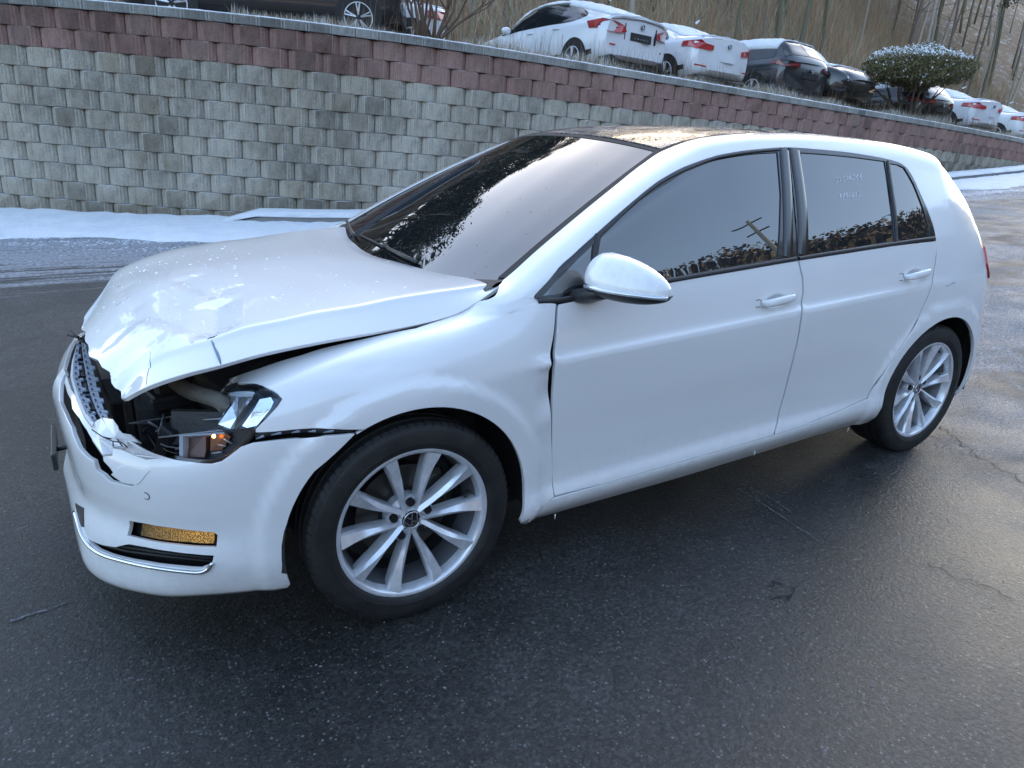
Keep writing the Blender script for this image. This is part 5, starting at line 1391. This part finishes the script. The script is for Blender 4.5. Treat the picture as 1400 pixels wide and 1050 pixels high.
# ------------------------------------------------------------------ parked cars
CARP = {'white': simple('parked_white_paint', (.72, .74, .77), .3, coat=.8), 'grey': simple('parked_dark_grey_paint', (.035, .038, .045), .3, .3, coat=.8), 'black': simple('parked_black_paint', (.012, .012, .014), .25, coat=.8)}
CGLASS = simple('parked_car_glass', (.012, .014, .018), .05, ior=1.6)
LAMPR = simple('parked_red_lamp', (.42, .03, .03), .2, coat=.7)
LAMPD = simple('parked_lamp_dark', (.14, .015, .018), .2, coat=.7)
def car_loft(L, Wd, H, kind):
    # stations from the tail (u=0) to the nose: x, half width, z bottom, z belt, z top, roof half width
    if kind == 'gt': ST = [(0,.78,.42,.98,1.04,.66),(.06,.86,.36,1.0,1.10,.68),(.30,.91,.30,1.02,1.17,.62),(.9,.94,.24,1.0,1.36,.57),(1.6,.95,.22,.99,1.51,.58),(2.3,.95,.22,.97,1.54,.60),(3.0,.95,.22,.95,1.47,.57),(3.5,.95,.22,.93,1.24,.60),(3.85,.95,.22,.92,1.00,.72),(4.5,.93,.24,.82,.90,.66),(4.9,.84,.30,.66,.74,.6),(5.0,.7,.40,.56,.62,.5)]
    elif kind == 'sedan': ST = [(0,.76,.42,.96,1.02,.66),(.06,.84,.34,.99,1.05,.68),(.45,.90,.28,1.0,1.08,.68),(.75,.91,.24,.99,1.13,.60),(1.3,.92,.22,.97,1.36,.55),(1.8,.92,.22,.95,1.43,.56),(2.5,.92,.22,.93,1.42,.56),(3.0,.92,.22,.91,1.25,.58),(3.4,.92,.22,.89,.98,.68),(4.0,.90,.24,.80,.88,.64),(4.5,.80,.30,.64,.72,.56),(4.62,.66,.40,.54,.6,.46)]
    else: ST = [(0,.80,.45,1.02,1.06,.70),(.06,.88,.38,1.06,1.16,.70),(.25,.92,.32,1.08,1.35,.64),(.55,.94,.26,1.07,1.60,.60),(1.3,.95,.24,1.05,1.66,.62),(2.2,.95,.24,1.03,1.65,.62),(2.8,.95,.24,1.01,1.48,.60),(3.3,.95,.24,.99,1.10,.70),(4.0,.93,.26,.92,1.0,.68),(4.5,.84,.32,.76,.84,.6),(4.65,.7,.42,.62,.68,.5)]
    k = L/ST[-1][0]; kw = Wd/2/max(s[1] for s in ST); kh = H/max(s[4] for s in ST)
    P = []
    for x, w_, zb, zt, zr, wr in ST:
        x *= k; w_ *= kw; wr *= kw; zb *= kh; zt *= kh; zr *= kh
        glass = zr-zt > .16
        ring = [(0, zb), (w_*.86, zb), (w_*.97, zb+.10), (w_, zb+(zt-zb)*.38), (w_*.995, zb+(zt-zb)*.66), (w_*.965, zt-.05), (w_*.925, zt)]
        ring += [(w_*.925+(wr-w_*.925)*.5, zt+(zr-zt)*.52), (wr, zr-.07*(1 if glass else .45)), (wr*.82, zr-.012), (0, zr+.012)]
        P.append([(x, y, z) for y, z in ring])
    return Loft([s[0]*k for s in ST], [0, .86, 1.0, 1.2, 1.45, 1.7, 1.8, 2.1, 2.4, 2.7, 3.2], P)
def bow(p, L, w):
    p = p.copy(); f = np.clip((.5-p[:, 0])/.5, 0, 1); p[:, 0] += f**2*.22*(np.abs(p[:, 1])/w)**3
    f = np.clip((p[:, 0]-L+.6)/.6, 0, 1); p[:, 0] -= f**2*.35*(np.abs(p[:, 1])/w)**2.5; return p
def parked_car(name, label, cat, kind, L, Wd, H, paint, loc, head, snow=.6, tail='wide', detail=True, plate=True, lampm=None, reverse=False, dark_low=False, group=None, roofpaint=None, snowz=.035):
    root = tag(empty(name, loc, (0, 0, 0)), label, cat, group)
    # local x runs tail->nose; nose points along heading
    root.rotation_euler = (0, -SL*0, head)
    S = car_loft(L, Wd, H, kind); S.mod = lambda p, uv: bow(p, L, Wd/2); S.sign = 1
    S.sign = 1 if S.normal([[L*.5, 1.4]])[0][1] > 0 else -1
    mats = paint
    nu, nv = 56, 34; uu = np.linspace(0, L, nu); vv = np.linspace(.0, 3.2, nv)
    g = np.stack(np.meshgrid(uu, vv, indexing='ij'), -1).reshape(-1, 2); P = S(g)
    V = [tuple(p) for p in P]+[(p[0], -p[1], p[2]) for p in P]; F = []
    for i in range(nu-1):
        for j in range(nv-1):
            a, b_, c, d = i*nv+j, i*nv+j+1, (i+1)*nv+j+1, (i+1)*nv+j; F.append((a, b_, c, d)); k = nu*nv; F.append((a+k, d+k, c+k, b_+k))
    for i in (0, nu-1):
        lp_ = [i*nv+j for j in range(nv)]+[nu*nv+i*nv+j for j in range(nv-1, -1, -1)]; F.append(tuple(lp_ if i else lp_[::-1]))
    bo = mesh_obj('body', V, F, mats, root, True); bo.data.set_sharp_from_angle(angle=R_(40))
    bm = bmesh.new(); bm.from_mesh(bo.data); bmesh.ops.remove_doubles(bm, verts=bm.verts, dist=1e-4); bmesh.ops.recalc_face_normals(bm, faces=bm.faces); bm.to_mesh(bo.data); bm.free()
    kk = L/{'gt': 5.0, 'sedan': 4.62}.get(kind, 4.65)
    if kind == 'gt': side = [(.75,2.02),(1.15,1.86),(2.0,1.86),(2.9,1.86),(3.62,1.86),(3.30,2.16),(2.85,2.38),(2.2,2.42),(1.5,2.40),(1.05,2.28)]
    elif kind == 'sedan': side = [(1.0,1.88),(1.6,1.86),(2.6,1.86),(3.2,1.86),(2.95,2.15),(2.5,2.38),(1.9,2.40),(1.4,2.32)]
    else: side = [(.45,1.95),(.7,1.87),(2.0,1.86),(3.1,1.86),(2.85,2.15),(2.4,2.40),(1.4,2.42),(.7,2.38)]
    for mir_ in (False, 'only'): panel('side_window', S, smooth_poly(np.array(side)*[kk, 1]), CGLASS, root, h=.12, off=.006, thick=.01, mirror=mir_)
    for mir_ in (False, 'only'): panel('sill_trim', S, np.array([(.35*kk, 1.02), (4.3*kk, 1.02), (4.3*kk, 1.12), (.35*kk, 1.12)]), SATINB, root, h=.15, off=.006, thick=.01, mirror=mir_)
    if kind == 'gt': rw, wsn = (.38, 1.55), (3.05, 3.75)
    elif kind == 'sedan': rw, wsn = (.75, 1.45), (2.6, 3.35)
    else: rw, wsn = (.12, .5), (2.35, 3.2)
    for a, b_ in (rw, wsn):
        q = np.array([(a*kk, 2.42), (a*kk, 3.19), (b_*kk, 3.19), (b_*kk, 2.5)]) if kind != 'suv' or a > 1 else np.array([(a*kk, 2.0), (a*kk, 3.19), (b_*kk, 3.19), (b_*kk, 2.35)])
        panel('rear_window' if a < 2 else 'windscreen', S, q, CGLASS, root, h=.12, off=.006, thick=.01, mirror=True)
    w = Wd/2; kh = H/{'gt': 1.54, 'sedan': 1.43}.get(kind, 1.66)
    # rear face fittings
    lm = lampm or LAMPR
    def rear_poly(nm, pts, m_, out=.02, mirror=True, dp=.05):
        if 'lamp' in nm: out, dp = (out+.022, .14)
        for sg in ((1, -1) if mirror else (1,)):
            V = []; k = len(pts)
            for e in (-out, dp):
                for y, z in pts:
                    xb = .22*(min(abs(y), w*.98)/w)**3*1.0+.0+max(0, (abs(y)-w*.86))*1.2
                    V.append((xb+e, sg*y, z*kh))
            f = [tuple(range(k)), tuple(range(2*k-1, k-1, -1))]+[(i, (i+1) % k, (i+1) % k+k, i+k) for i in range(k)]
            mesh_obj(nm, V, f, m_, root)
    if kind == 'gt':
        rear_poly('tail_lamp', [(.40,.83),(.52,.80),(.74,.80),(.93,.86),(.96,.98),(.86,1.02),(.66,.985),(.47,.93)], lm)
        rear_poly('lamp_stripe', [(.46,.865),(.9,.90),(.9,.92),(.46,.885)], LAMPD, .024)
        rear_poly('reflector', [(.60,.575),(.86,.60),(.86,.625),(.60,.60)], lm, .015)
        rear_poly('lower_valance', [(0,.22),(.80,.24),(.84,.36),(.66,.42),(.5,.34),(0,.32)], SATINB, .02)
        rear_poly('spoiler_lip', [(0,1.085),(.5,1.06),(.72,1.03),(.72,1.05),(.5,1.085),(0,1.115)], paint, .05)
        rear_poly('trunk_seam', [(.40,.70),(.415,.70),(.415,.98),(.40,.98)], DARK, .004)
    elif kind == 'sedan':
        rear_poly('tail_lamp', [(.46,.78),(.80,.79),(.90,.84),(.88,.94),(.74,.96),(.66,.90),(.46,.87)], lm)
        rear_poly('reflector', [(.56,.46),(.78,.48),(.78,.505),(.56,.485)], lm, .012)
        rear_poly('lower_valance', [(0,.24),(.70,.26),(.74,.31),(0,.30)], SATINB, .015)
    else:
        rear_poly('tail_lamp', [(.44,.93),(.80,.92),(.91,.98),(.88,1.07),(.66,1.06),(.44,1.02)], lm)
        rear_poly('lower_valance', [(0,.28),(.80,.30),(.84,.50),(0,.48)], SATINB, .02)
    if plate:
        rear_poly('licence_plate', [(-.27,.70),(.27,.70),(.27,.84),(-.27,.84)] if kind != 'sedan' else [(-.22,.60),(.22,.60),(.22,.70),(-.22,.70)], SATINB if kind != 'sedan' else paint, .012, False)
        if kind == 'gt':
            for k in range(5): rear_poly('plate_mark', [(-.18+k*.08,.74),(-.14+k*.08,.74),(-.14+k*.08,.75+.01*(k % 2)),(-.18+k*.08,.75)], simple('faded_plate_mark', (.3,.3,.3), .8), .014, False)
    em = .955*kh if kind == 'gt' else .90*kh
    for nm, r0, m_, xx in (('emblem', .045, SATINB, -.034), ('emblem_ring', .045, CHROME, -.036)):
        if nm == 'emblem': vt, ft = tube_data([(xx+.03, 0, em), (xx, 0, em)], r0, 20); mesh_obj(nm, vt, ft, m_, root)
        else: tube(nm, [(xx, r0*math.cos(t), em+r0*math.sin(t)) for t in np.linspace(0, 2*math.pi, 25)], .005, m_, root, n=5)
    for a0 in (0, math.pi):
        V = [(-.037, 0, em)]+[(-.037, .026*math.cos(a0+t), em+.026*math.sin(a0+t)) for t in np.linspace(0, math.pi/2, 7)]
        mesh_obj('emblem_quarter', V, [(0, i, i+1) for i in range(1, 7)], simple('emblem_white', (.7,.75,.85), .4), root)
    # nose lamps
    for sg in (1, -1):
        mesh_obj('headlight', [(L-.42, sg*w*.93, .70), (L-.10, sg*w*.62, .62), (L-.12, sg*w*.60, .72), (L-.46, sg*w*.92, .80), (L-.5, sg*w*.7, .7)], [(0, 1, 2, 3), (3, 2, 4), (0, 4, 1)], simple('parked_headlight', (.5, .55, .6), .1, .5), root)
    # wheels
    for ax in (.88*kk, (L-.93*kk)):
        for sg in (1, -1):
            wh = empty('wheel', (ax, sg*(w-.10), .335), (0, 0, 0), root)
            vt, ft = tube_data([(0, -.12*sg, 0), (0, .085*sg, 0), (0, .105*sg, 0)], [.335, .335, .31], 28); mesh_obj('tyre', vt, ft, TYRE, wh)
            vt, ft = tube_data([(0, .10*sg, 0), (0, .112*sg, 0)], [.235, .23], 24); mesh_obj('rim', vt, ft, DARK, wh)
            for q in range(5):
                a = q*2*math.pi/5+.3
                for da in (-.13, .13):
                    vt, ft = tube_data([(.04*math.cos(a), .112*sg, .04*math.sin(a)), (.22*math.cos(a+da), .118*sg, .22*math.sin(a+da))], .014, 5); mesh_obj('spoke', vt, ft, ALLOY, wh)
            tube('rim_edge', [(.228*math.cos(t), .116*sg, .228*math.sin(t)) for t in np.linspace(0, 2*math.pi, 25)], .010, ALLOY, wh, n=5)
            vt, ft = tube_data([(ax, sg*(w-.02), .34), (ax, sg*(w+.004), .34)], .385, 28); mesh_obj('wheel_arch', vt, ft, DARK, root)
    # door mirrors
    for sg in (1, -1):
        bm = bmesh.new(); bmesh.ops.create_uvsphere(bm, u_segments=12, v_segments=8, radius=1, matrix=Matrix.Translation((3.15*kk, sg*(w+.10), 1.0*kh)) @ Matrix.Diagonal((.07, .12, .075, 1)))
        bm_obj('wing_mirror', bm, paint, root, True)
    # door seams and handles
    for sg in (1, -1):
        for x0 in (1.25*kk, 2.15*kk, 3.1*kk):
            q = np.array([(x0-.02, 1.25), (x0, 1.5), (x0+.02, 1.8)]); P = S(q)+[0, .001, 0]; P[:, 1] *= sg; tube('door_seam', P, .004, DARK, root, n=4)
        for x0 in (1.4*kk, 2.3*kk):
            P = S(np.array([(x0, 1.66), (x0+.10, 1.665), (x0+.2, 1.66)]))+[0, .018, 0]; P[:, 1] *= sg; tube('door_handle', P, .012, paint, root, n=6)
    # snow lying on the upper faces
    if snow:
        rs = random.Random(len(label)); V, F = [], []
        vs = np.linspace(2.30, 3.2, 9); us_ = np.linspace(.10*kk if kind != 'suv' else .5*kk, L-.5, 44)
        if snow > .8: vs = np.linspace(2.12, 3.2, 10)
        g = np.stack(np.meshgrid(us_, vs, indexing='ij'), -1).reshape(-1, 2); P = S(g); Nn = S.normal(g); nv2 = len(vs)
        for sgn in (1, -1):
            k = len(V); keep = []
            for i, p in enumerate(P):
                th = snowz*(.6+.5*rs.random()) if 0 < i % nv2 else .008
                q = p+Nn[i]*th+[0, 0, .0]; V.append((q[0], sgn*q[1], q[2])); keep.append(Nn[i][2] > (.34 if snow > .8 else .66))
            for i in range(len(us_)-1):
                for j in range(nv2-1):
                    a = (i*nv2+j, i*nv2+j+1, (i+1)*nv2+j+1, (i+1)*nv2+j)
                    if all(keep[x] for x in a): F.append(tuple(k+x for x in (a if sgn > 0 else a[::-1])))
        sn = mesh_obj('snow_cover', V, F, SNOW, root, True)
        md = sn.modifiers.new('thick', 'SOLIDIFY'); md.thickness = .03; md.offset = -1
    tube('antenna_fin', [((1.05 if kind != 'suv' else .7)*kk, 0, H+.02), ((.95 if kind != 'suv' else .6)*kk, 0, H+.07)], [.03, .006], paint, root, n=6)
    return root
def at_lot(col, row, dy):
    """spot on the lot where the sight line of a photo column meets y = wall + dy"""
    d = sight(col, row)
    for k in np.arange(6, 60, .02):
        p = CAM_LOC+d/np.hypot(d[0], d[1])*k
        if p[1] > float(wall_y(p[0]))+dy: return p[0], p[1]
HD = math.pi/2
def put(col, dy, **kw):
    x, y = at_lot(col, 92+(col-870)*.13, dy)
    if kw.get('head', HD) < 0: y += kw['L']
    z = float(lot_z(np.array(x), np.array(y)))-.01; head = kw.pop('head', HD); dz = kw.pop('dz', 0)
    r = parked_car(loc=(x, y, z+dz), head=head, **kw); r.rotation_euler[0] = 0
    Mx = Matrix.Rotation(-SL*-1*-1, 4, 'Y') @ Matrix.Rotation(head, 4, 'Z'); r.rotation_euler = Mx.to_euler(); return r
G_ = 'snow-dusted cars parked on the lot above the wall'
put(871, 1.15, head=HD+.05, name='parked_coupe', label='large white fastback with red wraparound tail lamps and dark rear plate above the wall', cat='car', kind='gt', L=5.0, Wd=1.9, H=1.54, paint=CARP['white'], snow=.5, group=G_)
put(990, 1.0, head=HD+.02, name='parked_sedan', label='white sedan with blocky red tail lamps and no plate, beside the large white fastback', cat='car', kind='sedan', L=4.62, Wd=1.81, H=1.43, paint=CARP['white'], snow=.5, group=G_)
put(1104, 1.0, head=HD+.02, name='parked_crossover', label='dark grey damaged car with snow on its roof, next right of the white sedan', cat='car', kind='suv', L=4.5, Wd=1.85, H=1.48, paint=CARP['grey'], snow=.9, lampm=LAMPD, group=G_, dz=-.05)
put(1172, .7, head=-HD+.05, name='parked_suv', label='black car facing the wall, snow on windscreen and bonnet, left of the shrub', cat='car', kind='suv', L=4.65, Wd=1.88, H=1.66, paint=CARP['black'], snow=.95, group=G_)
put(1232, 2.4, head=HD-.1, name='parked_wreck', label='dark snow-covered car half hidden behind the stems of the clipped shrub', cat='car', kind='sedan', L=4.5, Wd=1.8, H=1.38, paint=CARP['black'], snow=.95, lampm=LAMPD, group=G_, dz=-.1)
put(1288, .9, head=HD, name='parked_hatchback', label='black car with a thick strip of snow on its bumper, right of the shrub', cat='car', kind='suv', L=4.4, Wd=1.8, H=1.35, paint=CARP['black'], snow=.95, group=G_, dz=-.12)
put(1356, .8, head=HD+.02, name='parked_saloon', label='white snow-covered sedan with one slanted red tail lamp, near the photo right edge', cat='car', kind='sedan', L=4.6, Wd=1.8, H=1.40, paint=CARP['white'], snow=.95, group=G_)
put(1420, .8, head=HD+.02, name='parked_saloon', label='white snow-covered sedan cut off by the right edge of the photo', cat='car', kind='sedan', L=4.6, Wd=1.8, H=1.40, paint=CARP['white'], snow=.95, group=G_)
x, y = at_lot(428, 15, 1.35)
p = parked_car('parked_suv', 'dark grey car seen side-on at top left, only lower doors and wheel in view', 'car', 'suv', 4.65, 1.88, 1.66, CARP['grey'], (x+1.95, y+.9, float(lot_z(np.array(x), np.array(y)))-.02), math.pi-.30, snow=.6, group=G_)
x, y = at_lot(600, 24, 3.6)
p = parked_car('parked_hatchback', 'small white snow-covered car end showing behind the bare multi-stemmed bush', 'car', 'sedan', 4.2, 1.7, 1.32, CARP['white'], (x, y, float(lot_z(np.array(x), np.array(y)))-.05), math.pi-.12, snow=.95, group=G_)

# ------------------------------------------------------------------ bushes
BARK = simple('shrub_bark', (.075, .055, .042), .9, bump=.8, bscale=40)
def stems(parent, n, spread, h0, r0, seed, mat, lean=0.5, name='stem', fork=2):
    r = random.Random(seed)
    for i in range(n):
        a = 2*math.pi*i/n+r.uniform(-.3, .3); P = [Vector((math.cos(a)*.05, math.sin(a)*.05, 0))]; d = Vector((math.cos(a)*lean, math.sin(a)*lean, 1)).normalized()
        for k in range(7):
            d = (d+Vector((r.gauss(0, .22), r.gauss(0, .22), .05))).normalized(); P.append(P[-1]+d*h0/7*r.uniform(.85, 1.2))
        tube(name, P, [r0*(1-.10*k) for k in range(8)], mat, parent, n=7)
        for f in range(fork):
            b = P[r.randrange(3, 7)]; d2 = (d+Vector((r.gauss(0, .6), r.gauss(0, .6), .2))).normalized()
            Q = [b]
            for k in range(4): d2 = (d2+Vector((r.gauss(0, .2), r.gauss(0, .2), .1))).normalized(); Q.append(Q[-1]+d2*h0*.16)
            tube('branch', Q, [r0*.5*(1-.2*k) for k in range(5)], mat, parent, n=5)
x, y = at_lot(1247, 130, 1.0); z = float(lot_z(np.array(x), np.array(y)))
sh = tag(empty('clipped_shrub', (x, y, z-.03)), 'flat-topped clipped evergreen shrub on twisted stems with snow sprinkled over its crown', 'shrub')
stems(sh, 8, .6, 1.15, .05, 4, BARK, .75)
def leafy(name, n, samp, size, mats, parent, pick, upsnow=None):
    V, F, FM = [], [], []
    for i in range(n):
        p, nr = samp(); k = len(V); a = Vector((rng.gauss(0, 1), rng.gauss(0, 1), rng.gauss(0, 1))).normalized(); b = a.orthogonal().normalized(); c = a.cross(b)
        s = size*rng.uniform(.5, 1.4); V += [p+b*s, p+c*s*.45, p-b*s*.6, p-c*s*.45]; F.append((k, k+1, k+2, k+3)); FM.append(pick(p, i))
    return mesh_obj(name, V, F, None, parent, False, mats=mats, fm=FM)
NEED = [simple('yew_dark', (.085, .080, .032), .7), simple('yew_mid', (.17, .15, .06), .7), simple('yew_tan', (.20, .165, .08), .75), SNOWY]
def samp_crown():
    while True:
        u = Vector((rng.uniform(-1, 1), rng.uniform(-1, 1), rng.uniform(-1, 1))); l = u.length
        if l > 1 or l < .55 and rng.random() > .15: continue
        bump = 1+.17*math.sin(u.x*6+1)*math.cos(u.y*5)+.09*math.sin(u.x*17)*math.sin(u.z*9+u.y*13)
        zz = u.z*.36 if u.z > 0 else u.z*.34
        return Vector((u.x*1.36*bump, u.y*1.15*bump, 1.38+zz*1.45*bump)), u
leafy('crown', 34000, samp_crown, .036, NEED, sh, lambda p, i: 3 if (p.z > 1.60+.05*math.sin(p.x*9) and rng.random() < .55) or rng.random() < .03 else (0 if rng.random() < .45 else 1 if rng.random() < .7 else 2))
x, y = at_lot(585, 25, .8); z = float(lot_z(np.array(x), np.array(y)))
bb = tag(empty('bare_bush', (x, y, z-.05)), 'leafless reddish-brown bush of many upright stems at the top of the wall', 'shrub')
stems(bb, 16, .4, 1.6, .026, 8, simple('red_brown_bark', (.13, .085, .06), .9, bump=.6, bscale=60), .5, fork=4)

# ------------------------------------------------------------------ the wood on the slope
TRK = [simple('pine_bark', (.16, .125, .10), .95, bump=1, bscale=12), simple('pale_bark', (.36, .32, .27), .95, bump=1, bscale=14), simple('mossy_bark', (.15, .14, .095), .95, bump=1, bscale=12)]
PN = [simple('pine_needle_dark', (.030, .042, .020), .7), simple('pine_needle', (.055, .065, .028), .7), simple('pine_needle_brown', (.10, .075, .04), .8)]
def trunk_mesh(seed, H, r0, mat):
    r = random.Random(seed); P = [Vector((0, 0, -.3))]; d = Vector((r.gauss(0, .05), r.gauss(0, .05), 1))
    for k in range(8): d = (d+Vector((r.gauss(0, .035), r.gauss(0, .035), .12))).normalized(); P.append(P[-1]+d*H/8)
    V, F = tube_data(P, [r0*(1-.10*k) for k in range(9)], 8)
    for q in range(12):
        b = P[r.randrange(3, 8)]; d2 = Vector((r.gauss(0, 1), r.gauss(0, 1), .25)).normalized(); l = r.uniform(.6, 2.2)
        v, f = tube_data([b, b+d2*l*.5, b+d2*l+Vector((0, 0, .15*l))], [r0*.22, r0*.15, r0*.05], 4); k = len(V); V += v; F += [tuple(k+a for a in g) for g in f]
    me = D.meshes.new('trunk'); me.from_pydata([tuple(v) for v in V], [], F); me.materials.append(mat); me.polygons.foreach_set('use_smooth', [True]*len(F)); me.update(); return me, P
def crown_mesh(seed, H, lo=.58):
    r = random.Random(seed); V, F, FM = [], [], []
    for c in range(26):
        a = r.random()*6.283; f = r.random(); rad = (1-f)*2.0+.5; R = rad*r.random()**.5; cx, cy, cz = R*math.cos(a), R*math.sin(a), H*(lo+(1.04-lo)*f)
        cr = r.uniform(.45, .95)
        for i in range(62):
            u = Vector((r.gauss(0, 1), r.gauss(0, 1), r.gauss(0, .55)))*cr*.55; k = len(V); n = Vector((r.gauss(0, 1), r.gauss(0, 1), r.gauss(0, 1))).normalized(); b = n.orthogonal().normalized(); e = n.cross(b); s = r.uniform(.07, .17)
            p = Vector((cx, cy, cz))+u; V += [p+b*s*1.3, p+e*s*.5, p-b*s, p-e*s*.5]; F.append((k, k+1, k+2, k+3)); FM.append(0 if r.random() < .5 else 1 if r.random() < .8 else 2)
    me = D.meshes.new('crown'); me.from_pydata([tuple(v) for v in V], [], F)
    for m2 in PN: me.materials.append(m2)
    me.polygons.foreach_set('material_index', np.array(FM, dtype=np.int32)); me.update(); return me
TM = [(trunk_mesh(i, 9+i % 3, .11+.018*(i % 4), TRK[i % 3])[0], crown_mesh(50+i, 9+i % 3)) for i in range(7)]
TALL = [(trunk_mesh(30+i, 15+i % 2, .10+.012*i, TRK[(i+1) % 3])[0], crown_mesh(80+i, 15+i % 2, .76)) for i in range(5)]
tp = []
tries = 0
while len(tp) < 285 and tries < 9000:
    tries += 1
    x = rng.uniform(-11, 95); dy = 10.5+rng.random()**1.2*44; y = float(wall_y(x))+dy
    if all((x-a)**2+(y-b_)**2 > 1.1**2 for a, b_ in tp): tp.append((x, y))
tp.sort(key=lambda q: q[1]-.0*q[0])
for i, (x, y) in enumerate(tp):
    k = rng.randrange(7); z = float(lot_z(np.array(x), np.array(y)))
    t_ = tag(empty('pine_tree', (x, y, z)), 'slender tall pine trunk among the trees of the wood on the slope', 'tree', 'trees of the wood above the parked cars')
    s = rng.uniform(.82, 1.08); t_.scale = (s, s, s); t_.rotation_euler = (rng.gauss(0, .03), rng.gauss(0, .03), rng.random()*6.28)
    az_ = math.degrees(math.atan2(y, x))
    tr_, cr_ = TM[k] if az_ > 53 else TALL[k % 5]
    t_['label'] = {'pine_bark': 'slender dark-barked pine of the wood on the slope', 'pale_bark': 'slender tree with pale bark in the wood on the slope', 'mossy_bark': 'slender tree with mossy olive bark in the wood on the slope'}[tr_.materials[0].name.split('.')[0]]
    link(D.objects.new('trunk', tr_), t_); link(D.objects.new('crown', cr_), t_)
# undergrowth: leafless brush as one mass
BR = [simple('brush_brown', (.34, .24, .16), .9), simple('brush_tan', (.50, .39, .26), .9), simple('brush_grey', (.38, .34, .28), .9), simple('brush_rust', (.40, .21, .12), .9), simple('brush_olive', (.28, .25, .13), .9)]
def pl_brush(i):
    x = -2+75*rng.random()**1.3; dy = 8.6+rng.random()**1.5*26; y = float(wall_y(x))+dy; return x, y, float(lot_z(np.array(x), np.array(y)))-.05, .5+.7*rng.random()
blades('leafless_brush', 90000, pl_brush, .7, 3.0, .03, BR, .5)
# ------------------------------------------------------------------ sunlit wooded hill and utility pole on the near side (seen in the glass)
def ridge(az):
    return np.interp(az, [-180, -150, -110, -70, -50, -38, -32, -28, -24, -10, 5], [9, 12, 17, 23, 26, 25.5, 22.8, 21.5, 20.5, 15, 8])
V, F = [], []; AZ = np.arange(-180, 8, 1.0); RD = [45, 60, 75, 90, 120, 200]
for a in AZ:
    top = math.tan(math.radians(float(ridge(a)))-.012)*82+1.6
    for j, R in enumerate(RD):
        f = [0, .35, .75, 1, 1.0, .6][j]; V.append((R*math.cos(math.radians(a)), R*math.sin(math.radians(a)), top*f-.3+(rng.uniform(-.8, .8) if 0 < j < 5 else 0)))
k = len(RD)
for i in range(len(AZ)-1):
    for j in range(k-1): F.append((i*k+j, i*k+j+1, (i+1)*k+j+1, (i+1)*k+j))
o = mesh_obj('opposite_hill', V, F, HILLM, None, True); o['kind'] = 'structure'
V, F, FM = [], [], []
for i in range(70000):
    a = rng.uniform(-178, 5); R = rng.uniform(48, 92); f = (R-45)/37 if R < 82 else 1; top = math.tan(math.radians(float(ridge(a)))-.012)*82*min(1, f*.95+.02)
    h = 3.4*rng.random()**1.5-.2; p = Vector((R*math.cos(math.radians(a)), R*math.sin(math.radians(a)), top+h)); n = Vector((rng.gauss(0, 1), rng.gauss(0, 1), rng.gauss(0, .6))).normalized(); b = n.orthogonal().normalized(); e = n.cross(b); s = rng.uniform(.25, .7)*(1.2-h/5)
    k = len(V); V += [p+b*s, p+e*s*.8, p-b*s, p-e*s*.8]; F.append((k, k+1, k+2, k+3)); FM.append(rng.choice([0, 1, 1, 2]))
o = mesh_obj('opposite_wood', V, F, None, None, False, mats=[simple('far_pine', (.028, .032, .016), .8), simple('far_oak_brown', (.065, .048, .030), .9), simple('far_scrub', (.085, .065, .042), .9)], fm=FM); o['kind'] = 'stuff'
pa_ = math.radians(-35.0); px0, py0 = 1.38+13.0*math.cos(pa_), -.8+13.0*math.sin(pa_)
pole = tag(empty('utility_pole', (px0, py0, 0)), 'pale utility pole with two crossarms, seen only as a reflection in the side window', 'pole')
tube('pole_shaft', [(0, 0, 0), (0, 0, 4), (0, 0, 8.1)], [.10, .085, .065], simple('pale_concrete', (.42, .38, .30), .8), pole, n=12)
for z_, l in ((7.95, .42), (7.45, .36)):
    d_ = (math.sin(.6), math.cos(.6)); tube('crossarm', [(-d_[0]*l, -d_[1]*l, z_), (d_[0]*l, d_[1]*l, z_)], .03, BARK, pole, n=6)
